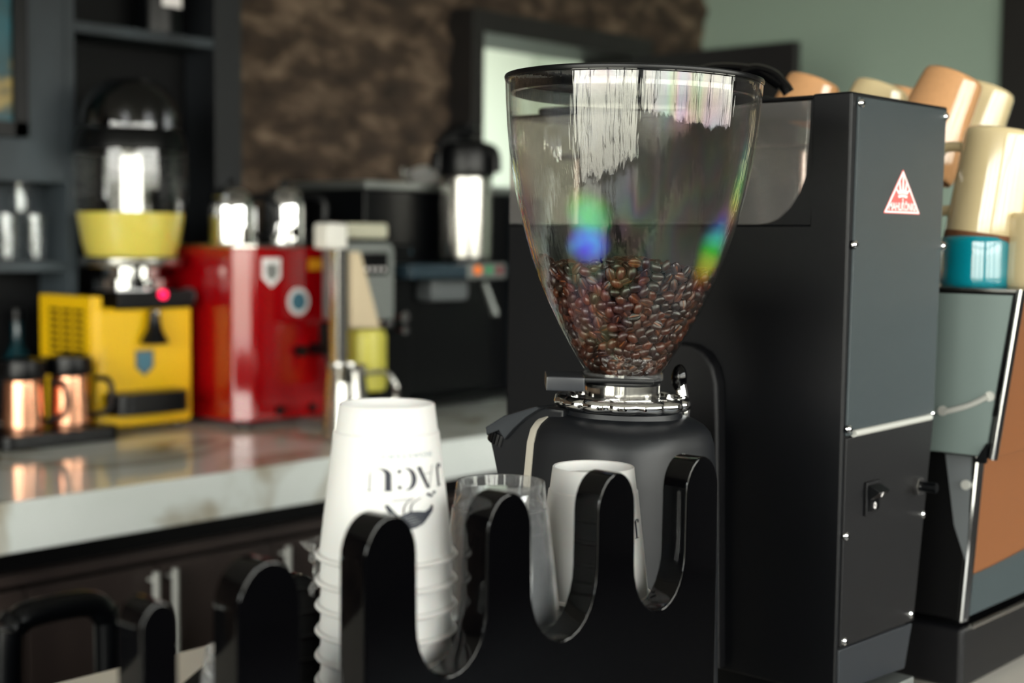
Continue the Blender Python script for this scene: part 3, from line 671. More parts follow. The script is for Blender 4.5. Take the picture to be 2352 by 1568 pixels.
# back panel with one low prong
YHB = .655
xq0 = onY(640, 1400, YHB).x; xq1 = onY(738, 1400, YHB).x; zq = onY(690, 1320, YHB).z; zq2 = onY(760, 1468, YHB).z
prof = [(xs1, ZT + .001), (xs1, 1.08)] + archpts(xq0, xq1, 0, zq) + [(xq1 + .01, zq2 + .004), (xq1 + .02, zq2), (tabX[-1] - .06, zq2), (tabX[-1] - .06, ZT + .001)]
obj('back_panel', prism(prof, 'Y', YHB, YHB + .012, .002), M_BLACKGL, t, smooth=40)
obj('floor_plate', bx(xs1, tabX[-1] - .06, YH + TH, YHB, 1.056, 1.066), M_BLACKGL, t)
obj('side_panel', bx(xs1, xs1 + .01, YH + TH, YHB, ZT + .001, 1.06), M_BLACKGL, t)
ZHF = 1.0665

# ------------------------------------------------------------------ cups
YCUP = .606
def cup_profile(rb, rr, H, skirt, bead, th=.0006):
    """upside-down cup, z=0 at the rim, H at the base"""
    s = (rr - rb) / (H)
    zi = H - skirt
    pr = [(rb - .0022, H - .007), (rb - .0016, H - .0005), (rb - .0004, H), (rb, H - .0005), (rb + s * skirt, zi), (rb + s * skirt + .0009, zi - .0008)]
    pr += [(rr, bead * 1.2), (rr + bead * .6, bead * 1.1), (rr + bead, bead * .5), (rr + bead * .6, 0), (rr - .0002, .0002), (rr - th, bead)]
    pr += [(rb + s * skirt - th, zi), (rb - .003, H - .008), (0, H - .008)]
    return [(0, H - .007)] + pr
CH = .090
cupmesh = lathe(cup_profile(.0280, .0390, CH, .0155, .0028), seg=72)
c1 = onY(888, 925, YCUP); c3 = onY(1363, 1070, YCUP); c2 = onY(1150, 1104, YCUP)
PITCH_C = .0149
def on_cone(bm, c, ztop, rb, s, phi0=0, off=.0011):
    """wrap flat decals: x = angle in degrees to the right of the camera-facing line, y = drop below the base"""
    base = math.atan2(-c.y, -c.x)                           # direction from cup axis to the camera
    for i in range(-90, 91, 4):
        bmesh.ops.bisect_plane(bm, geom=bm.verts[:] + bm.edges[:] + bm.faces[:], plane_co=(i, 0, 0), plane_no=(1, 0, 0))
    for v in bm.verts:
        a = base + radians(v.co.x + phi0); h = v.co.y; r = rb + s * h + off
        v.co = Vector((c.x + r * cos(a), c.y + r * sin(a), ztop - h))
    return bm
def poly2(bm, pts):
    vs = [bm.verts.new((a, b, 0)) for a, b in pts]; f = bm.faces.new(vs)
    return f
SL = (.0392 - .0280) / CH
def cup_art(c, ztop, cup):
    """print in picture-like units: angle to the right of the facing line, drop below the base in metres"""
    K = .0127; Z0 = .0332                                   # letter height, baseline drop (letters hang upside down)
    def L(a0, wdt, polys):                                  # a0 = angle of the letter's left edge when upright; letters run leftwards
        bm = bmesh.new()
        for pl in polys: poly2(bm, [(a0 - u * wdt, Z0 + v * K) for u, v in pl])
        bmesh.ops.triangulate(bm, faces=bm.faces[:]); return bm
    ink = bmesh.new()
    ballp = [(.05 + .17 * cos(q * pi / 6), .12 + .1 * sin(q * pi / 6)) for q in range(12)]
    add(ink, L(67, 12, [[(.45, .06), (.72, .12), (.72, .98), (.45, .98)], [(.15, .97), (.98, .97), (.98, 1), (.15, 1)], ballp, [(.05, .02), (.45, .0), (.72, .12), (.45, .08), (.08, .05)]]))
    add(ink, L(53, 22, [[(.34, 1), (.52, 1), (1.0, 0), (.78, 0)], [(.37, 1), (.41, 1), (.09, 0), (.05, 0)], [(.2, .33), (.8, .33), (.8, .355), (.2, .355)]]))
    oc = [(.5 + .5 * cos(radians(q)), .5 + .5 * sin(radians(q))) for q in range(45, 316, 15)]
    ic = [(.60 + .36 * cos(radians(q)), .5 + .475 * sin(radians(q))) for q in range(315, 44, -15)]
    add(ink, L(30, 21, [[oc[i], oc[i + 1], ic[-i - 2], ic[-i - 1]] for i in range(len(oc) - 1)] + [[(.72, .80), (.92, .76), (.90, .90), (.80, .95)], [(.72, .20), (.92, .24), (.90, .10), (.80, .05)]]))
    up = [(.5 - .5 * cos(radians(q)), .3 - .3 * sin(radians(q))) for q in range(0, 181, 15)]
    ui = [(.62 - .35 * cos(radians(q)), .3 - .27 * sin(radians(q))) for q in range(0, 181, 15)]
    add(ink, L(4.5, 21, [[(0, 1), (.27, 1), (.27, .3), (0, .3)], [(.96, 1), (1, 1), (1, .3), (.96, .3)]] + [[up[i], up[i + 1], ui[i + 1], ui[i]] for i in range(12)] + [[(-.1, .975), (.36, .975), (.36, 1), (-.1, 1)], [(.86, .975), (1.1, .975), (1.1, 1), (.86, 1)]]))
    obj('printed_lettering', on_cone(ink, c, ztop, .0280, SL), M_INK, cup, label='navy printed lettering')
    sm = text_mesh('ROASTERY', .0042)
    n = max(v.co.x for v in sm.verts)
    for v in sm.verts: v.co = Vector((23 - v.co.x / n * 30, .0252 + v.co.y, 0))
    bmesh.ops.triangulate(sm, faces=sm.faces[:])
    obj('printed_lettering', on_cone(sm, c, ztop, .0280, SL), M_INKPALE, cup, label='pale grey small lettering')
    # bird standing on a branch, printed upside down
    def px(q):                                              # picture pixels on the near cup -> angle, drop
        X, Yp = q; hwp = 111 + (Yp - 925) * .145
        return (math.degrees(asin(max(-.98, min(.98, (X - 890) / hwp)))), (Yp - 938) * .825 / F)
    bird = [(886, 1151), (893, 1149), (906, 1163), (918, 1175), (932, 1171), (944, 1166), (962, 1167), (978, 1170), (988, 1165), (993, 1156), (997, 1160), (996, 1171), (986, 1184), (974, 1197), (958, 1204), (943, 1206), (928, 1198), (915, 1188), (905, 1180), (894, 1166)]
    bd_ = bmesh.new(); poly2(bd_, [px(q) for q in bird])
    for ln in ([(930, 1170), (929, 1160), (932, 1152), (936, 1146), (946, 1141)], [(947, 1168), (945, 1158), (949, 1149), (956, 1144), (968, 1138)], [(902, 1142), (926, 1140), (950, 1139), (950, 1137), (902, 1140)]):
        for a, b in zip(ln, ln[1:]):
            poly2(bd_, [px((a[0] - 1.6, a[1])), px((a[0] + 1.6, a[1] + .6)), px((b[0] + 1.6, b[1] + .6)), px((b[0] - 1.6, b[1]))])
    for cx_, cy_ in ((985, 1133), (992, 1137), (999, 1131)):
        poly2(bd_, [px((cx_ + 4 * cos(q * pi / 4), cy_ + 3.5 * sin(q * pi / 4))) for q in range(8)])
    bmesh.ops.triangulate(bd_, faces=bd_.faces[:])
    obj('printed_bird', on_cone(bd_, c, ztop, .0280, SL), M_INK, cup, label='dark printed bird drawing')
    fe = bmesh.new()
    for i in range(4):
        a, b = (930 + i * 6, 1180 + i * 4.6), (950 + i * 7, 1175 + i * 5.4)
        poly2(fe, [px((a[0], a[1])), px((a[0] + .6, a[1] + 1.1)), px((b[0] + .6, b[1] + 1.1)), px(b)])
    obj('printed_bird', on_cone(fe, c, ztop, .0280, SL, off=.0014), M_GREYPL, cup, label='pale feather lines of the bird')
cup_me = None
def cup_stack(c, n, mt, lab, group, art, name, k_=1.0):
    global cup_me
    zt_ = c.z; first = None
    for k in range(n):
        zr = zt_ - CH * k_ - k * PITCH_C * k_
        if cup_me is None or mt is not M_PAPER:
            pass
        o = bpy.data.objects.new(name, CUPM[mt.name]); COL.objects.link(o); o.matrix_basis = Matrix.Translation((c.x, c.y, zr)) @ Matrix.Diagonal((k_, k_, k_, 1)); WM[o.name] = o.matrix_basis.copy()
        tag(o, lab[k], 'cup', group)
        if k == 0 and art: cup_art(c, zt_, o)
CUPM = {}
for mm in (M_PAPER, M_PET):
    me = bpy.data.meshes.new('cup'); bmc = cupmesh.copy()
    bmesh.ops.recalc_face_normals(bmc, faces=bmc.faces); bmc.to_mesh(me); bmc.free(); me.materials.append(mm)
    me.shade_smooth(); me.set_sharp_from_angle(angle=radians(40)); CUPM[mm.name] = me
ORD = ['topmost', 'second from the top', 'third from the top', 'fourth from the top', 'fifth from the top', 'sixth from the top', 'seventh from the top', 'eighth from the top', 'ninth from the top', 'tenth from the top']
n1 = int((c1.z - CH - ZHF) / PITCH_C) + 1
c1.z = ZHF + CH + (n1 - 1) * PITCH_C if abs(ZHF + CH + (n1 - 1) * PITCH_C - c1.z) < .003 else c1.z
cup_stack(c1, n1, M_PAPER, ['upside-down white paper cup, %s of the printed stack nearest the camera' % q for q in ORD], 'paper cups in the near stack', True, 'paper_cup')
n3 = int((c3.z - CH - ZHF) / PITCH_C) + 1
cup_stack(c3, n3, M_PAPER, ['upside-down white paper cup, %s of the stack before the grinder body' % q for q in ORD], 'paper cups in the far stack', True, 'paper_cup')
n2 = int((c2.z - CH - ZHF) / PITCH_C) + 1
cup_stack(c2, n2, M_PET, ['clear plastic cup upside down, %s of the stack between the paper cups' % q for q in ORD], 'clear cups in the middle stack', False, 'plastic_cup')
# clear cups between the low prongs
c4 = onY(557, 1520, YCUP); c4.z = ZHF + .0004 + .7 * (CH + 4 * PITCH_C)
cup_stack(c4, 5, M_PET, ['small clear upside-down cup, %s of the short stack between low prongs' % q for q in ORD], 'small clear cups between the low prongs', False, 'plastic_cup', .7)

# torn clear sleeve around the near stack
bm = bmesh.new(); base = math.atan2(-c1.y, -c1.x); g = []
for i in range(9):
    a = base - radians(78 + i * 7); row = []
    for j in range(8):
        z = c1.z - .083 - j * .0042; rr = .0425 + .005 * noise.noise(Vector((i * .5, j * .6, 4))) + (.006 if j < 2 and i > 2 else 0)
        row.append(bm.verts.new((c1.x + rr * cos(a), c1.y + rr * sin(a), z)))
    g.append(row)
for i in range(8):
    for j in range(7): bm.faces.new((g[i][j], g[i + 1][j], g[i + 1][j + 1], g[i][j + 1]))
o = obj('plastic_sleeve', bm, M_PET, smooth=20); tag(o, 'torn clear plastic sleeve clinging to the near paper cup stack', 'wrapper')

# ================================================================== GRINDER WITH HOPPER
DG = 1.17
g0 = at(1442, 570, DG); GX, GY = g0.x, g0.y
def gz(y): return at(1440, y, DG).z
def gr(hw): return hw * DG / F
tilt = Matrix.Rotation(radians(1.2), 3, _f0)
pivot = Vector((GX, GY, gz(570))); base_off = tilt @ (Vector((GX, GY, ZT)) - pivot) + pivot + Vector((0, 0, .0005))
t = thing('coffee_grinder', 'black espresso grinder with a round clear hopper of coffee beans', 'coffee grinder', base_off, tilt)
GM = WM[t.name]
def LZ(y): return gz(y) - ZT
def GL_(prof, seg=64): return lathe([(gr(hw), LZ(y)) for hw, y in prof], seg=seg)
HP = [(292, 200), (291, 218), (289, 250), (285, 300), (279, 350), (271, 400), (261, 450), (249, 500), (235, 550), (219, 600), (200, 650), (178, 700), (153, 750), (128, 795), (106, 830), (92, 852), (90, 862)]
th_px = 7
prof_o = [(gr(hw), LZ(y)) for hw, y in HP]
prof_i = [(gr(hw - th_px), LZ(y)) for hw, y in HP]
rim = (gr(288), LZ(198))
def paint_rainbow(mt, spots):  # paints rainbow reflections on the hopper as diffuse colour patches
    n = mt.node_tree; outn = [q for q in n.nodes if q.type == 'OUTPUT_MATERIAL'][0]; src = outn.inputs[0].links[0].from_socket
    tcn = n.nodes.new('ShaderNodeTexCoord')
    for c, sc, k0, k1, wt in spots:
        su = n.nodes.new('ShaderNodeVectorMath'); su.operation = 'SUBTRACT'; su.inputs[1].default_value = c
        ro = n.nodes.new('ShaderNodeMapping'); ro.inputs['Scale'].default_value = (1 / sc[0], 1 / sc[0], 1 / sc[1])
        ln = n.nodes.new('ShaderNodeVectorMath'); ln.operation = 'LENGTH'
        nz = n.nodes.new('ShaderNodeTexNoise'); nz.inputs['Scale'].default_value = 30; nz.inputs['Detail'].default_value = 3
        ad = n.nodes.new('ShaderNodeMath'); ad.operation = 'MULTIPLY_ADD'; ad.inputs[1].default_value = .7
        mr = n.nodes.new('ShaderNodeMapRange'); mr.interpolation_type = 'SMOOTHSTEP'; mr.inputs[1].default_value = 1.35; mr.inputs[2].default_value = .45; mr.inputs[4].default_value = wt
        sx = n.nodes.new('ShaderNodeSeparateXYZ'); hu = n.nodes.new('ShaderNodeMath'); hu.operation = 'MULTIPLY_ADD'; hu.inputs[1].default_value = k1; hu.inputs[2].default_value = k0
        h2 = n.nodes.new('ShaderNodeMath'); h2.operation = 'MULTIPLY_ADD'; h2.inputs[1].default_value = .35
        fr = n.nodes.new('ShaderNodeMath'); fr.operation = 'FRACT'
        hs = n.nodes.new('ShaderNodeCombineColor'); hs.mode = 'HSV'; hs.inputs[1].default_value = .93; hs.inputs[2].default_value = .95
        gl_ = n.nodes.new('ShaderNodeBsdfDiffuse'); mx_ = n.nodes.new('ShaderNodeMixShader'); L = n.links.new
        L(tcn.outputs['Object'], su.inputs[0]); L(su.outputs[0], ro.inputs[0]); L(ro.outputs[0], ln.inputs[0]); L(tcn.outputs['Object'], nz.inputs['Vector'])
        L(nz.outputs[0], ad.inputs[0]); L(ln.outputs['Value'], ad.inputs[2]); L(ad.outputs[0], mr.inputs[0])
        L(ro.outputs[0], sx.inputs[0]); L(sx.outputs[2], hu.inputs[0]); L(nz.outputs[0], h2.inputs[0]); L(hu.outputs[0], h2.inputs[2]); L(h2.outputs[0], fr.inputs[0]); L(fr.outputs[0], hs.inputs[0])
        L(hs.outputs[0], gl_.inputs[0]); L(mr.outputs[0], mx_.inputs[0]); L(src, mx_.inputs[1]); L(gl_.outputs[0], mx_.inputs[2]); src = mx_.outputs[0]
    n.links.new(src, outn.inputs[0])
def hop_pt(px, py, dn): v = GM.inverted() @ at(px, py, DG - dn); return tuple(v)
paint_rainbow(M_HOPPER, [(hop_pt(1352, 488, .078), (.022, .026), .18, -.2, .18), (hop_pt(1352, 560, .07), (.021, .019), .49, .02, .36), (hop_pt(1640, 575, .05), (.022, .05), .2, .6, .13), (hop_pt(1685, 430, .045), (.016, .055), .1, .5, .1)])
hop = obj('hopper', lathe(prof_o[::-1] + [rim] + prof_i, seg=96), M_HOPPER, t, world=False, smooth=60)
obj('hopper_neck', GL_([(92, 858), (92, 872), (80, 872), (80, 858)]), M_PET, hop, world=False)
# lid with inner skirt
bm = GL_([(0, 184), (280, 184), (292, 186), (294, 189), (293, 198), (282, 199), (281, 226), (272, 228), (270, 194), (0, 192)])
obj('hopper_lid', bm, M_SMOKECLR, hop, world=False)
obj('lid_rim', GL_([(284, 184), (293.5, 186), (295, 190), (293.5, 196), (284, 197)]), M_BLACKPL, hop, world=False)
# shutter slide
_fl = (GM.inverted().to_3x3() @ _f0); _rl = GM.inverted().to_3x3() @ _r0
def slab(r0, r1, f0_, f1_, z0, z1, b=.001):
    c = []
    for z in (z0, z1):
        for r, f in ((r0, f0_), (r1, f0_), (r1, f1_), (r0, f1_)):
            v = _rl * r + _fl * f; c.append((v.x, v.y, z))
    return hexa(c, b)
sld = obj('shutter_slide', slab(gr(-110), gr(62), -.034, .02, LZ(876), LZ(864)), M_BLACKPL, t, world=False)
obj('slide_grip', slab(gr(-181), gr(-94), -.040, .012, LZ(895), LZ(862), .0015), mat('smoky_grey_gloss', (46, 48, 52), .18), sld, world=False)
obj('neck_seal', GL_([(0, 884), (86, 884), (87, 876), (84, 869), (0, 869)]), M_BLACKPL, t, world=False)
obj('collar', GL_([(0, 920), (87, 920), (87, 884), (0, 884)]), M_POLISH, t, world=False, smooth=30)
# chrome wavy adjusting ring
bm = bmesh.new(); N = 220; rings = []
for i in range(N):
    a = 2 * pi * i / N; R0 = gr(142) + gr(13) * (abs(sin(a * 7)) ** .5) ; row = []
    for k in range(10):
        b_ = 2 * pi * k / 10; row.append(bm.verts.new(((R0 - .0035 + .0055 * cos(b_)) * cos(a), (R0 - .0035 + .0055 * cos(b_)) * sin(a), LZ(925) + .0056 * sin(b_))))
    rings.append(row)
for i in range(N):
    for k in range(10): bm.faces.new((rings[i][k], rings[(i + 1) % N][k], rings[(i + 1) % N][(k + 1) % 10], rings[i][(k + 1) % 10]))
rg_ = obj('adjusting_ring', bm, M_CHROME, t, world=False, smooth=60)
obj('ring_plate', GL_([(0, 928), (142, 928), (142, 918), (90, 914), (86, 912), (0, 912)]), M_CHROME, rg_, world=False)
for q in range(6):
    a = q * pi / 3 + .5; obj('screw', cyl((gr(118) * cos(a), gr(118) * sin(a), LZ(915)), .004, .004, seg=12), M_CHROME, rg_, world=False)
obj('brass_ring', GL_([(0, 946), (122, 946), (122, 930), (0, 930)]), M_BRASS, t, world=False)
obj('top_ring', GL_([(0, 975), (142, 975), (141, 962), (138, 944), (134, 941), (0, 941)]), M_GRINDER, t, world=False)
# soft square body
def sup(hx, hy, n, m=72):
    out = []
    for i in range(m):
        a = 2 * pi * i / m; c_, s_ = cos(a), sin(a)
        out.append((hx * math.copysign(abs(c_) ** (2 / n), c_), hy * math.copysign(abs(s_) ** (2 / n), s_)))
    return out
def loft(secs):
    bm = bmesh.new(); rings = [[bm.verts.new((x, y, z)) for x, y in pts] for pts, z in secs]
    for a, b in zip(rings, rings[1:]):
        n = len(a)
        for i in range(n): bm.faces.new((a[i], a[(i + 1) % n], b[(i + 1) % n], b[i]))
    bm.faces.new(rings[0][::-1]); bm.faces.new(rings[-1]); return bm
OX, OY = gr(-4) * _rl.x, gr(-4) * _rl.y
def gbody(k=1.0, dz=0):
    S_ = [(0.080, 1800, 3.6), (.0775, 1600, 3.6), (.0745, 1300, 3.4), (.0722, 1100, 3.2), (.0705, 1020, 3.0), (.0685, 992, 2.8), (.0650, 976, 2.6), (.0590, 963, 2.4), (.0500, 955, 2.2), (.046, 953, 2.1)]
    return loft([([(x * k + OX, y * k + OY) for x, y in sup(h, h, n)], LZ(y_) + dz) for h, y_, n in S_])
def clip(bm, co, no):
    bmesh.ops.bisect_plane(bm, geom=bm.verts[:] + bm.edges[:] + bm.faces[:], plane_co=co, plane_no=no, clear_outer=True)
    bmesh.ops.holes_fill(bm, edges=[e for e in bm.edges if len(e.link_faces) == 1]); return bm
ys_ = .036
b = gbody(); clip(b, (0, ys_, 0), (0, 1, 0))
obj('body', b, M_GRINDER, t, world=False, smooth=50)
obj('base_plate', loft([(sup(.086, .1, 4), .0032), (sup(.086, .1, 4), .012)]), M_BLACKPL, t, world=False)
b = gbody(1.012, .0005); clip(b, (0, ys_ + .010, 0), (0, 1, 0)); clip(b, (0, ys_, 0), (0, -1, 0))
obj('side_stripe', b, M_STRIPE, t, world=False, smooth=50)
# head facing the barista
def lx(px, py, X): return GM.inverted() @ onX(px, py, X)
XH = GX - .052
hp = [lx(*q, XH) for q in ((1122, 982), (1160, 957), (1232, 935), (1262, 936))]
hp2 = [lx(*q, XH) for q in ((1131, 1024), (1146, 1092))]
poly = [(v.y, v.z) for v in hp] + [(.02, hp[-1].z), (.02, .02), (hp2[1].y + .008, .02), (hp2[1].y, hp2[1].z), (hp2[0].y, hp2[0].z)]
obj('head', prism(poly, 'X', -.052, .05, .003), M_GRINDER, t, world=False)
cv = [lx(*q, XH - .004) for q in ((1119, 980), (1160, 954), (1234, 932), (1245, 937), (1212, 958), (1185, 983), (1163, 1009), (1150, 988), (1122, 999))]
obj('head_cover', prism([(v.y, v.z) for v in cv], 'X', -.057, .054, .002), mat('blue_grey_gloss', (48, 51, 55), .22), t, world=False)
wc = lx(1140, 1006, XH - .002)
wh = bmesh.new()
for i in range(28):
    a = 2 * pi * i / 28; q = bx(-.0012, .0012, .0125, .0150, -.005, .005); q.transform(Matrix.Rotation(a, 4, 'Z')); add(wh, q)
add(wh, cyl((0, 0, 0), .0132, .010, seg=28))
wh.transform(Matrix.Translation((wc.x + .012, wc.y, wc.z)) @ Matrix.Rotation(radians(18), 4, 'X'))
obj('thumb_wheel', wh, M_BLACKPL, t, world=False)
kp_ = GM.inverted() @ at(1560, 868, DG + .03)
kn_ = obj('lock_knob', ball(kp_, .0068, (1, 1, 1.75)), M_BLACKGL, t, world=False)
q_ = GM.inverted() @ at(1572, 930, DG + .03)
obj('knob_stem', tube([kp_, q_, (q_.x, q_.y, LZ(990))], .005), M_CHROME, kn_, world=False)

# ------------------------------------------------------------------ coffee beans
def bean_mesh(seed, sc):
    rnd = random.Random(seed); bm = bmesh.new(); nu, nv = 12, 11
    a, b_, c_ = .0053 * sc, .0042 * sc * rnd.uniform(.92, 1.06), .0037 * sc
    ca, bend = rnd.uniform(-.12, .12), rnd.uniform(-.1, .1)
    rings = [[bm.verts.new((-a, 0, -.2 * c_))]]
    for i in range(1, nu):
        th = pi * i / nu; x = -a * cos(th); s = sin(th) ** .85; row = []
        for k in range(nv * 2):
            ph = 2 * pi * k / (nv * 2); y = b_ * s * cos(ph); z = c_ * s * sin(ph)
            if z < 0:
                z *= .5; gy = y - bend * b_ * sin(x / a * 2.6)
                z += .0013 * sc * math.exp(-(gy / (.16 * b_)) ** 2) * s
            row.append(bm.verts.new((x, y, z - .0 + ca * x * x / a * .3)))
        rings.append(row)
    rings.append([bm.verts.new((a, 0, -.2 * c_))])
    for r0, r1 in zip(rings, rings[1:]):
        n = nv * 2
        for k in range(n):
            j = (k + 1) % n
            if len(r0) == 1: f = bm.faces.new((r0[0], r1[j], r1[k]))
            elif len(r1) == 1: f = bm.faces.new((r0[k], r0[j], r1[0]))
            else: f = bm.faces.new((r0[k], r0[j], r1[j], r1[k]))
            cc = f.calc_center_median(); 
            if cc.z < 0 and abs(cc.y - bend * b_ * sin(cc.x / a * 2.6)) < .075 * b_ and abs(cc.x) < .75 * a: f.material_index = 1
    bmesh.ops.recalc_face_normals(bm, faces=bm.faces); return bm
def bean_mat():
    mt = bpy.data.materials.new('roasted_bean'); mt.use_nodes = True; n = mt.node_tree; b = n.nodes['Principled BSDF']
    oi = n.nodes.new('ShaderNodeObjectInfo'); r = n.nodes.new('ShaderNodeValToRGB'); n.links.new(oi.outputs['Random'], r.inputs[0])
    el = r.color_ramp.elements; el[0].color = lin((24, 12, 8)); el[1].color = lin((80, 38, 20)); q = el.new(.55); q.color = lin((44, 21, 12))
    n.links.new(r.outputs[0], b.inputs['Base Color']); b.inputs['Roughness'].default_value = .34; b.inputs['Specular IOR Level'].default_value = .5; b.inputs['Coat Weight'].default_value = .1; b.inputs['Coat Roughness'].default_value = .15
    return mt
M_BEAN = bean_mat(); M_CREASE = mat('bean_crease', (104, 60, 30), .5)
BV = []
for s_ in range(8):
    bmx = bean_mesh(s_, (.92, .96, 1.0, 1.0, 1.04, 1.08, .98, 1.02)[s_]); me = bpy.data.meshes.new('coffee_bean'); bmx.to_mesh(me); bmx.free()
    me.materials.append(M_BEAN); me.materials.append(M_CREASE); me.shade_smooth(); BV.append(me)
rs = np.random.RandomState(3)
RB = .0041
pz = np.array([z for r, z in prof_i][::-1]); prr = np.array([r for r, z in prof_i][::-1])
zb0, ztp = LZ(858), LZ(630)
def Rz(z): return np.interp(z, pz, prr)
sp = RB * 2 * .94; pts_ = []
nz_ = int((ztp + .02 - zb0) / (sp * .8165)) + 1
for kz in range(nz_):
    for ky in range(-26, 27):
        for kx in range(-26, 27):
            x_ = sp * (kx + .5 * (ky % 2) + .5 * (kz % 2)); y_ = sp * .866 * (ky + (kz % 2) * .333); z_ = zb0 + RB * .6 + kz * sp * .8165
            pts_.append((x_, y_, z_))
pts_ = np.array(pts_); pts_ += rs.normal(0, RB * .3, pts_.shape)
def topz(x, y): return ztp + .006 * np.sin(x * 45 + 1) * np.cos(y * 38) - .05 * x + .006
rad = np.hypot(pts_[:, 0], pts_[:, 1]); ok = (rad < Rz(pts_[:, 2]) - RB * .5) & (pts_[:, 2] < topz(pts_[:, 0], pts_[:, 1])) & (pts_[:, 2] > zb0)
pts_ = pts_[ok].astype(np.float32)
for it in range(36):
    # push apart (cells keep it quick)
    from_ = np.zeros_like(pts_)
    order = np.argsort(pts_[:, 2]); P_ = pts_[order]; n_ = len(P_); disp = np.zeros_like(P_); cnt = np.zeros(n_)
    B_ = 260
    for i0 in range(0, n_, B_):
        i1 = min(n_, i0 + B_); zmax = P_[i1 - 1, 2] + RB * 2; j1 = np.searchsorted(P_[:, 2], zmax)
        d_ = P_[i0:i1, None, :] - P_[None, i0:j1, :]; L_ = np.sqrt((d_ ** 2).sum(-1)) + 1e-9
        ii = np.arange(i0, i1)[:, None]; jj = np.arange(i0, j1)[None, :]
        ov = np.where((jj > ii), np.maximum(0, RB * 2 - L_), 0)
        v = d_ / L_[..., None] * (ov * .42)[..., None]
        disp[i0:i1] += v.sum(1); np.add.at(disp, np.arange(i0, j1), -v.sum(0))
    P_ += disp
    P_[:, 2] -= .00006
    rad = np.hypot(P_[:, 0], P_[:, 1]); lim = Rz(P_[:, 2]) - RB * .86; k_ = np.where(rad > lim, lim / np.maximum(rad, 1e-6), 1); P_[:, 0] *= k_; P_[:, 1] *= k_
    P_[:, 2] = np.maximum(P_[:, 2], zb0 + RB * .7)
    tz = topz(P_[:, 0], P_[:, 1]); P_[:, 2] = np.minimum(P_[:, 2], tz)
    pts_ = P_
camL = GM.inverted() @ CAM; cdir = np.array([camL.x, camL.y]); cdir /= np.linalg.norm(cdir)
rad = np.hypot(pts_[:, 0], pts_[:, 1]); wallgap = Rz(pts_[:, 2]) - rad
facing = (pts_[:, :2] @ cdir) / np.maximum(rad, 1e-6)
tgap = topz(pts_[:, 0], pts_[:, 1]) - pts_[:, 2]
score = np.minimum(wallgap / RB, 3) - 2.6 * np.clip(facing, -1, .55) + np.where(wallgap < 1.7 * RB, 0, 4)
score = np.where((tgap < RB * 1.6) & (wallgap > 1.7 * RB), 2.2 - .5 * facing * rad / .06, score)
rank = np.argsort(score); BLAB = 'glossy dark roasted coffee bean lying in the clear hopper of the grinder'
bulk = bmesh.new(); bulk_v = []; bulk_f = []; bulk_m = []
for qi, i in enumerate(rank):
    x_, y_, z_ = map(float, pts_[i]); nearwall = wallgap[i] < 1.8 * RB
    if nearwall:
        dz = .002; slope = float((Rz(z_ + dz) - Rz(z_ - dz)) / (2 * dz)); ang = math.atan2(y_, x_)
        nrm = Vector((cos(ang), sin(ang), -slope)).normalized()
    elif tgap[i] < RB * 1.6: nrm = Vector((0, 0, 1))
    else: nrm = Vector(rs.normal(0, 1, 3)).normalized()
    nrm = (nrm + Vector(rs.normal(0, .33, 3))).normalized()
    if rs.rand() < .5: nrm = -nrm
    tq = nrm.orthogonal().normalized(); tq.rotate(Matrix.Rotation(rs.rand() * 2 * pi, 3, nrm)); bq = nrm.cross(tq)
    R_ = Matrix((tq, bq, nrm)).transposed().to_4x4(); R_.translation = Vector((x_, y_, z_)); Mw = GM @ R_
    me = BV[int(rs.randint(8))]
    if qi < 300:
        o = bpy.data.objects.new('coffee_bean', me); COL.objects.link(o); o.matrix_basis = Mw; tag(o, BLAB, 'coffee bean', 'coffee beans in the hopper')
    else:
        off = len(bulk_v); bulk_v += [tuple(Mw @ v.co) for v in me.vertices]
        bulk_f += [tuple(off + k for k in p_.vertices) for p_ in me.polygons]; bulk_m += [p_.material_index for p_ in me.polygons]
me = bpy.data.meshes.new('coffee_beans_pile'); me.from_pydata(bulk_v, [], bulk_f); bulk.free()
def bulk_mat():
    mt = bpy.data.materials.new('roasted_bean_pile'); mt.use_nodes = True; n = mt.node_tree; b = n.nodes['Principled BSDF']
    g_ = n.nodes.new('ShaderNodeNewGeometry'); r = n.nodes.new('ShaderNodeValToRGB'); n.links.new(g_.outputs['Random Per Island'], r.inputs[0])
    el = r.color_ramp.elements; el[0].color = lin((24, 12, 8)); el[1].color = lin((80, 38, 20)); q = el.new(.55); q.color = lin((44, 21, 12))
    n.links.new(r.outputs[0], b.inputs['Base Color']); b.inputs['Roughness'].default_value = .34; b.inputs['Specular IOR Level'].default_value = .5; b.inputs['Coat Weight'].default_value = .1; b.inputs['Coat Roughness'].default_value = .15
    return mt
me.materials.append(bulk_mat()); me.materials.append(M_CREASE)
me.polygons.foreach_set('material_index', bulk_m); me.shade_smooth()
o = bpy.data.objects.new('coffee_beans_pile', me); COL.objects.link(o); o['kind'] = 'stuff'
tag(o, 'heap of dark roasted beans filling the inside of the grinder hopper', 'coffee beans')
print('beans', len(pts_))

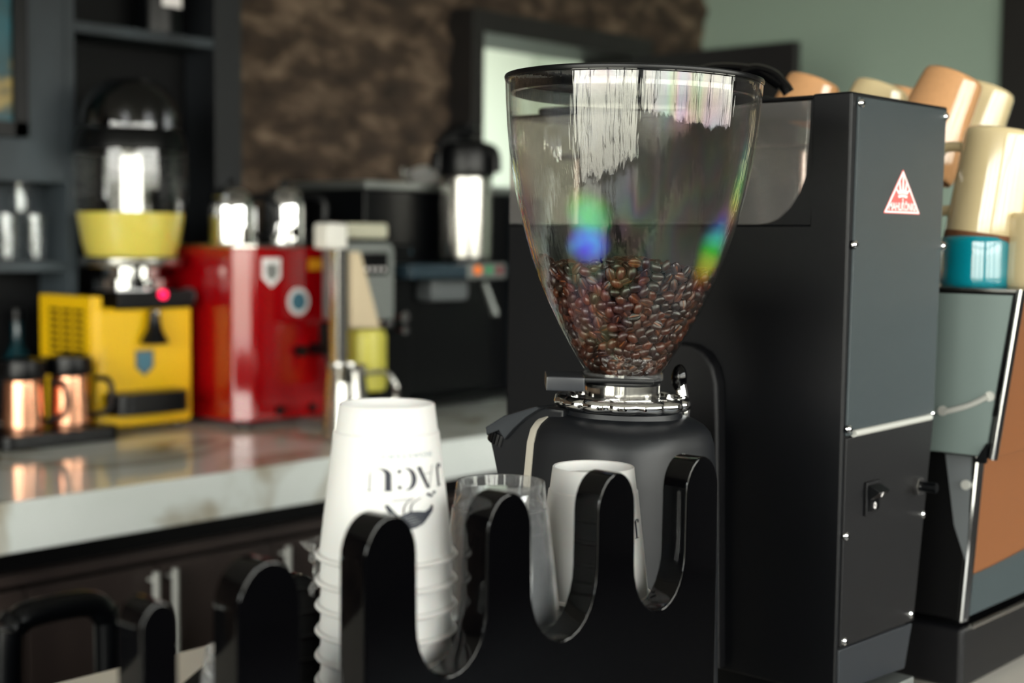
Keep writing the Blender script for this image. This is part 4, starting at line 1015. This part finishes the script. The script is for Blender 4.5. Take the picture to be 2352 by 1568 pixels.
# ================================================================== TALL BLACK GRINDER (BACK VIEW)
YP = .616
def on(px, py, dy=0): return onY(px, py, YP + dy)
TL, TR, BR, BL = on(1957, 209), on(2178, 246), on(2073, 1536), on(1920, 1590)
zt_ = (TL.z + TR.z) / 2; zb_ = .985
BX0 = TL.x
dep = .40
t = thing('coffee_grinder', 'tall black boxy grinder seen from behind with a red triangular emblem', 'coffee grinder', ((TL.x + TR.x) / 2, YP + .2, ZT))
xbL = TL.x - .004; xbR = BR.x + .001
XS = TL.x - .0015
YC0 = onX(1866, 300, XS).y; zc0 = onX(1740, 516, XS).z; zc1 = onX(1800, 231, XS).z
def xl_(z): return xbL + (TL.x - xbL) * (z - zb_) / (zt_ - zb_)
def xr_(z): return xbR + (TR.x - xbR) * (z - zb_) / (zt_ - zb_)
def trap(y0, y1, z0, z1, b):
    return hexa([(xl_(z0), y0, z0), (xr_(z0), y0, z0), (xr_(z0), y1, z0), (xl_(z0), y1, z0), (xl_(z1), y0, z1), (xr_(z1), y0, z1), (xr_(z1), y1, z1), (xl_(z1), y1, z1)], b, 3)
obj('body', trap(YP, YP + dep, zb_, zc0, .0025), M_SIDEPC, t)
obj('body', trap(YP, YC0 + .002, zc0 - .004, zt_, .0025), M_SIDEPC, t)
obj('top_cover', trap(YC0 + .001, YP + dep, zc1, zt_ - .001, .0025), M_SIDEPC, t)
obj('base', bx(xbL + .004, xbR - .004, YP + .035, YP + dep - .01, ZT + .0005, zb_ + .002, .002), M_BLACKPL, t)
def plate(name, quad, d0, d1, mt, b=.0015, **k):
    lo = [on(*q) for q in quad]
    p8 = [(v.x, YP + d1, v.z) for v in lo] + [(v.x, YP + d0, v.z) for v in lo]
    return obj(name, hexa(p8, b), mt, t, **k)
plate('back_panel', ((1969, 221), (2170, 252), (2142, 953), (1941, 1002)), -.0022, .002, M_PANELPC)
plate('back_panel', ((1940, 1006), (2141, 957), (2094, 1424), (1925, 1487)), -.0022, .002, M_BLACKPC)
plate('back_panel', ((1924, 1492), (2093, 1429), (2075, 1534), (1922, 1590)), -.0016, .002, mat('navy_powder_coat', (20, 25, 32), .45, bump=.2, bscale=1400))
a, b = on(1953, 995), on(2129, 957)
obj('silver_strip', tube([(a.x, YP - .003, a.z), (b.x, YP - .003, b.z)], .0033, 12), M_ALU, t, label='silver half-round strip')
for q in ((1973, 237), (2166, 268), (1957, 562), (2160, 565), (1944, 985), (2136, 949), (1937, 1230), (2113, 1180), (1933, 1471), (2085, 1409)):
    c = on(*q); s_ = lathe([(0, .0032), (.0020, .0028), (.0037, .0016), (.0041, 0), (.0041, -.001)], seg=16); s_.transform(Matrix.Translation((c.x, YP - .0022, c.z)) @ Matrix.Rotation(pi / 2, 4, 'X'))
    so = obj('screw', s_, M_CHROME, t)
    obj('screw_socket', cyl((c.x, YP - .0052, c.z), .0017, .0009, 'Y', 6), M_BLACKPL, so)
# rocker switch
q = [on(*k) for k in ((1981, 1106), (2012, 1099), (2008, 1175), (1977, 1184))]
sx0, sx1 = (q[0].x + q[3].x) / 2, (q[1].x + q[2].x) / 2; sz1, sz0 = (q[0].z + q[1].z) / 2, (q[2].z + q[3].z) / 2
sw = obj('rocker_switch', bx(sx0, sx1, YP - .0052, YP - .002, sz0, sz1, .001), M_BLACKPC, t)
zm = (sz0 + sz1) / 2
pf = [(YP - .005, sz0 + .003), (YP - .006, sz0 + .004), (YP - .0068, zm - .001), (YP - .0165, sz1 - .008), (YP - .0075, sz1 - .0035), (YP - .005, sz1 - .003)]
rk = obj('rocker', prism(pf, 'X', sx0 + .003, sx1 - .003, .0006), M_BLACKPL, sw)
xc_ = (sx0 + sx1) / 2
obj('off_mark', tube([(xc_ + .0018 * cos(k * pi / 6), YP - .0068, sz0 + .0085 + .0026 * sin(k * pi / 6)) for k in range(12)], .0006, 6, closed=True), M_WHITE, sw, label='white O mark')
mz = zm + .004; my = YP - .0068 - (mz - zm + .001) / (sz1 - .008 - zm + .001) * .0097
obj('on_mark', tube([(xc_, my - .0002, mz - .002), (xc_, my - .0021, mz + .0025)], .0006, 6), M_WHITE, sw, label='white I mark')
c = on(2098, 1114)
bt = obj('reset_button', cyl((c.x, YP - .005, c.z), .0092, .007, 'Y', 6, b=.0008), M_CHROME, t, label='chrome hex nut with black push button')
obj('push_button', cyl((c.x, YP - .0145, c.z), .0050, .019, 'Y', 20, b=.0008), M_BLACKPL, bt)
# emblem: red triangle with white outline, crown and name
E0 = [on(*k) for k in ((2067, 389), (2024, 489), (2107, 491))]
ez1 = E0[0].z; ez0 = (E0[1].z + E0[2].z) / 2; ex0, ex1 = E0[1].x, E0[2].x; ew, eh = ex1 - ex0, ez1 - ez0
def EP(u, v): return (ex0 + u * ew, ez0 + v * eh)
def flat(polys, y):
    bm = bmesh.new()
    for pl in polys:
        vs = [bm.verts.new((EP(u, v)[0], y, EP(u, v)[1])) for u, v in pl]; f = bm.faces.new(vs)
    return bm
outer = roundpoly([(-.01, -.01), (1.01, -.01), (.5, 1.01)], .04, 4); inner = roundpoly([(.075, .045), (.925, .045), (.5, .89)], .02, 4); wh_ = roundpoly([(.012, .008), (.988, .008), (.5, .975)], .035, 4)
def eplate(pts, y0, y1): return prism([EP(u, v) for u, v in pts], 'Y', y0, y1)
em = obj('emblem', eplate(outer, YP - .0024, YP - .002), M_LOGORED, t, label='red triangular emblem with white crown and lettering')
obj('emblem_border', eplate(wh_, YP - .00255, YP - .0022), M_WHITE, em)
obj('emblem_field', eplate(inner, YP - .00266, YP - .0023), M_LOGORED, em)
cr = bmesh.new(); ye = YP - .00275; yk = [ye]
def addp(pl): yk[0] -= .000012; add(cr, flat([pl], yk[0]))
addp([(.375, .43), (.50, .455), (.625, .43), (.635, .50), (.575, .525), (.5, .53), (.425, .525), (.365, .50)])
addp([(.385, .345), (.5, .375), (.615, .345), (.63, .405), (.5, .435), (.37, .405)])
for tip, bs in (((.305, .57), (.385, .46)), ((.40, .74), (.435, .48)), ((.5, .89), (.5, .48)), ((.60, .74), (.565, .48)), ((.695, .57), (.615, .46))):
    addp([(tip[0] - .016, tip[1]), (bs[0] - .026, bs[1]), (bs[0] + .026, bs[1]), (tip[0] + .016, tip[1])])
addp([(.488, .2), (.512, .2), (.512, .345), (.488, .345)])
tm = text_mesh('MAHLK\u00d6NIG', .01, .0002); xs_ = [v.co.x for v in tm.verts]; w_ = max(xs_) - min(xs_); hcap = .0069
for v in tm.verts:
    u = .13 + (v.co.x - min(xs_)) / w_ * .74; vv = .07 + v.co.y / hcap * .17; q_ = EP(u, vv); v.co = Vector((q_[0], ye, q_[1]))
add(cr, tm); obj('emblem_print', cr, M_WHITE, em, label='white crown and MAHLK\u00d6NIG lettering')
# smoked cover on the side
yc1 = YP + dep - .004
cvp = [onX(*k, XS) for k in ((1862, 231), (1859, 300), (1851, 400), (1838, 440), (1815, 478), (1790, 502), (1768, 513), (1745, 516))]
cv2 = [(v.y, v.z) for v in cvp] + [(yc1, zc0 + .001), (yc1, zc1)]
sm_ = obj('bean_box', prism(cv2, 'X', XS - .003, TR.x - .004, .0015), M_SMOKE, t, label='smoked translucent bean box')
sl_ = [(YC0 + .004, zc1)] + [(v.y - .002, v.z - .001) for v in cvp[1:]] + [(YC0 + .004, zc0 + .001)]
obj('bean_box_seat', prism([(YC0, zc1), (YC0, zc0)] + [(v.y, v.z) for v in cvp[::-1]], 'X', XS + .001, TR.x - .006), M_SIDEPC, t)
obj('inner_chute', bx(XS + .03, TR.x - .03, .84, .92, zc0 + .002, zc1 - .001, .01), M_BLACKPL, sm_)
# raised arched panel low on the side
ar = [onX(*k, XS) for k in ((1667, 1600), (1666, 960), (1664, 880), (1655, 840), (1636, 808), (1608, 790), (1575, 785), (1420, 785), (1420, 1600))]
for v in ar: v.z = max(v.z, zb_ + .004)
obj('side_arch', prism([(v.y, v.z) for v in ar], 'X', xbL - .012, TL.x + .002, .004, 3), M_BLACKPC, t)
# lid handles on top
zt2 = zt_
obj('top_lid', bx(TL.x + .02, TR.x - .02, YP + .12, YP + dep - .02, zt2, zt2 + .008, .004), M_BLACKPL, t)
dh = 1.39
for pl, r_ in (([(1590, 168), (1640, 157), (1700, 158), (1745, 168), (1790, 196)], .0075), ([(1700, 168), (1735, 160), (1775, 172), (1800, 196), (1812, 214)], .0085)):
    pts = [at(x_, y_, dh) for x_, y_ in pl]; pts = [Vector((p_.x, p_.y, max(p_.z, zt2 + .004))) for p_ in pts]
    obj('lid_handle', tube(smoothpath(pts), r_, 10, flat=.7), M_BLACKGL, t)
obj('steel_foot_plate', bx(xbL + .012, xbR - .004, YP - .014, YP + .02, ZT + .0005, zb_ - .006, .002), M_SATIN, t)

# ================================================================== ESPRESSO MACHINE
XE = 1.357
def oe(px, py): return onX(px, py, XE)
A, B_, C_, D_ = oe(2340, 668), oe(2160, 655), oe(2160, 1043), oe(2275, 1051)
ztray = (A.z + B_.z) / 2
t = thing('espresso_machine', 'steel and tan espresso machine seen from its back with cups on top', 'espresso machine', (XE + .4, .85, ZT))
XE1 = XE + .75; YE1 = 1.16
# upper body: slanted back face
zl = (C_.z + D_.z) / 2
obj('upper_body', hexa([(XE, D_.y, zl), (XE1, D_.y, zl), (XE1, YE1, zl), (XE, YE1, zl), (XE, A.y, ztray - .004), (XE1, A.y, ztray - .004), (XE1, YE1, ztray - .004), (XE, YE1, ztray - .004)], .002), M_BLACKPL, t)
obj('side_panel', prism([(A.y + .004, ztray - .006), (D_.y + .004, zl + .002), (YE1 - .01, zl + .002), (YE1 - .01, ztray - .006)], 'X', XE - .004, XE + .001, .001), M_PALESAT, t, label='satin steel side panel')
def slope(y0, z0, y1, z1, x0, x1, tk):
    return hexa([(x0, y0 - tk, z0), (x1, y0 - tk, z0), (x1, y0 + .002, z0), (x0, y0 + .002, z0), (x0, y1 - tk, z1), (x1, y1 - tk, z1), (x1, y1 + .002, z1), (x0, y1 + .002, z1)], .001)
obj('back_panel', slope(D_.y, zl + .002, A.y, ztray - .006, XE + .008, XE1, .004), M_TANPANEL, t, label='tan back panel')
obj('edge_trim', tube([(XE - .001, D_.y - .003, zl), (XE - .001, A.y - .003, ztray)], .0045, 12), M_CHROME, t)
cp_ = [oe(*q) for q in ((2335, 672), (2323, 740), (2305, 840), (2293, 905), (2285, 955), (2296, 912), (2316, 800), (2336, 695))]
obj('edge_shadow', prism([(v.y, v.z) for v in cp_], 'X', XE - .0055, XE - .003), M_BLACKGL, t)  # shadow inside the edge trim, built as a thin black sliver
pa, pb, pc_ = oe(2177, 944), oe(2230, 930), oe(2277, 908)
obj('silver_strip', tube(smoothpath([(XE - .006, v.y, v.z) for v in (pa, pb, pc_)]), .003, 10), M_ALU, t)
for q in ((2171, 942), (2279, 909)):
    c = oe(*q); obj('screw', cyl((XE - .005, c.y, c.z), .005, .004, 'X', 14), M_ALU, t)
c = oe(2263, 1034); obj('corner_bracket', prism([(c.y - .004, c.z - .012), (c.y + .008, c.z - .012), (c.y - .004, c.z + .008)], 'X', XE - .008, XE - .003), M_BLACKPL, t)
obj('cup_tray', bx(XE - .004, XE1, A.y - .003, YE1, ztray - .004, ztray, .001), M_STEEL, t)
# lower body
XLo = XE + .02
l1, l2 = onX(2238, 1052, XLo), onX(2200, 1425, XLo)
zbse = l2.z
obj('lower_body', hexa([(XLo, l2.y, zbse), (XE1, l2.y, zbse), (XE1, YE1 - .1, zbse), (XLo, YE1 - .1, zbse), (XLo, l1.y, zl), (XE1, l1.y, zl), (XE1, YE1 - .1, zl), (XLo, YE1 - .1, zl)], .002), M_BLACKGAP, t)
obj('side_cheek', prism([(l1.y + .002, zl - .001), (l1.y + .030, zl - .001), (l1.y + .018, zl - .075), (l2.y - .005 + .3 * (l1.y - l2.y), zbse + .06)], 'X', XLo - .003, XLo + .001), M_GREYPL, t)
c = onX(2223, 1112, XLo); obj('screw', cyl((XLo - .004, c.y, c.z), .005, .004, 'X', 14), M_ALU, t)
lowp = obj('back_panel', slope(l2.y, zbse + .003, l1.y, zl - .002, XLo + .012, XE1, .004), M_TANPANEL, t, label='tan back panel')
# grey reflection along its foot, built as a curved strip
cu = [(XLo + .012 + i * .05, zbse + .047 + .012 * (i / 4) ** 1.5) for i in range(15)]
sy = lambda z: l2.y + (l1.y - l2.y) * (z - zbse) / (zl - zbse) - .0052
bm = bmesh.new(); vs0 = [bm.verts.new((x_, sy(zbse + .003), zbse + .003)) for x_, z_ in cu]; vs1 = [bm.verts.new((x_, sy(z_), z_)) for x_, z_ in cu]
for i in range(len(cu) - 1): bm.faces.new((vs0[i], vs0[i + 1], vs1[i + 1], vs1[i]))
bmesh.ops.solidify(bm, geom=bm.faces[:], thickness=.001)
obj('foot_reflection', bm, mat('grey_reflection', (96, 108, 112), .45, .3), lowp, label='grey reflection with a curved upper edge')
for dx in (.0, .009): obj('edge_trim', tube([(XLo + dx, l2.y - .004, zbse), (XLo + dx, l1.y - .004, zl)], .0032, 10), M_CHROME, t)
# base
bc = onX(2207, 1440, XLo); yb0 = bc.y - .004; zbt = bc.z
obj('base', bx(XLo - .004, XE1 + .02, yb0, YE1 - .05, ZT + .012, zbt, .006, 3), M_BLACKPC, t)
obj('base_trim', tube([(XLo + .012, yb0 - .001, zbt - .001), (XE1, yb0 - .001, zbt - .001)], .003, 10), M_STEEL, t)
for fx in (XLo + .06, XE1 - .06):
    for fy in (yb0 + .06, YE1 - .12): obj('foot', cyl((fx, fy, ZT + .0065), .02, .012), M_BLACKPL, t)
# raised rear cup shelf
YSH = .80; zsh3 = onX(1845, 205, 1.5).z - .075
shp = bx(XE + .01, XE1, YSH, YE1, zsh3 - .006, zsh3, .001)
for fx in (XE + .03, XE1 - .03):
    for fy in (YSH + .02, YE1 - .02): add(shp, tube([(fx, fy, ztray), (fx, fy, zsh3 - .003)], .005))
obj('cup_shelf', shp, M_STEEL, t)

# ------------------------------------------------------------------ mugs
def mug(name, label, mt, P, rot, rb, rr, H, foot, handle_ang=None, group='ceramic cups on the espresso machine'):
    """upside-down mug: origin at the rim centre, base up"""
    t = thing(name, label, 'cup', P, rot, group)
    pr = [(0, H), (rb * .86, H), (rb * .96, H - .002), (rb, H - .007), (rb + (rr - rb) * .3, H * .6), (rr, H * .18), (rr, .004), (rr - .002, 0), (rr - .004, .003), (rr - .005, H * .2), (rb - .004, H - .012), (0, H - .008)]
    obj('cup_body', lathe(pr, seg=56), mt, t, world=False, smooth=50)
    if foot: obj('rim_band', lathe([(rr + .0004, .0075), (rr + .0005, .001), (rr - .001, -.0004), (rr - .004, .001)], seg=56), M_RAW, t, world=False, label='raw brown clay rim')
    if handle_ang is not None:
        u = Vector((cos(handle_ang), sin(handle_ang), 0))
        obj('handle', tube(smoothpath([u * (rr - .001) + Vector((0, 0, H * .25)), u * (rr + .02) + Vector((0, 0, H * .24)), u * (rr + .028) + Vector((0, 0, H * .5)), u * (rr + .018) + Vector((0, 0, H * .78)), u * (rb + .001) + Vector((0, 0, H * .82))]), .0055, 10), mt, t, world=False)
    return t
def leanrot(deg, fdeg=0): return Matrix.Rotation(radians(deg), 3, _f0) @ Matrix.Rotation(radians(fdeg), 3, _r0)
def scr(px, py, d): return at(px, py, d)
# teal cup on the tray
p = onZ(2252, 662, ztray); pc = at(2248, 640, 1.47)
mug('teal_cup', 'low teal glazed cup on the espresso machine under the large cream mug', M_TEAL, (pc.x, pc.y, ztray + .0005), leanrot(0), .039, .040, .052, False)
pA = at(2258, 556, 1.47)
mug('cream_mug', 'large cream speckled mug with raw brown rim tilted on the teal cup', M_CREAM, pA, leanrot(8), .037, .0395, .116, True, radians(100))
pB = at(2094, 394, 1.60)
mug('tan_mug', 'tall tan speckled mug leaning right above the corner of the black grinder', M_TAN, pB, leanrot(23), .034, .0475, .116, False)
pC = at(2196, 374, 1.70)
mug('cream_mug', 'cream glazed mug leaning right behind the tall tan mug', M_CREAM, pC, leanrot(20), .036, .042, .095, False)
pE = at(2352 + 46, 648, 1.44)
mug('beige_cup', 'beige cup at the right picture edge beside the teal cup', M_CREAM, (pE.x, pE.y, ztray + .0005), leanrot(0), .038, .040, .075, False)
for px, py, X_, mt, lb, dg in ((1836, 278, 1.52, M_TAN, 'tan cup farthest left in the row behind the black grinder', 20), (1990, 292, 1.56, M_CREAM, 'cream cup in the row behind the black grinder', 20), (2052, 296, 1.72, M_TAN, 'small tan cup just left of the tall tan mug, behind the cream cup', 12)):
    p = onX(px, py, X_)
    mug('tan_cup' if mt is M_TAN else 'cream_cup', lb, mt, (p.x, p.y, p.z - .0), leanrot(dg), .033, .039, .052, False)
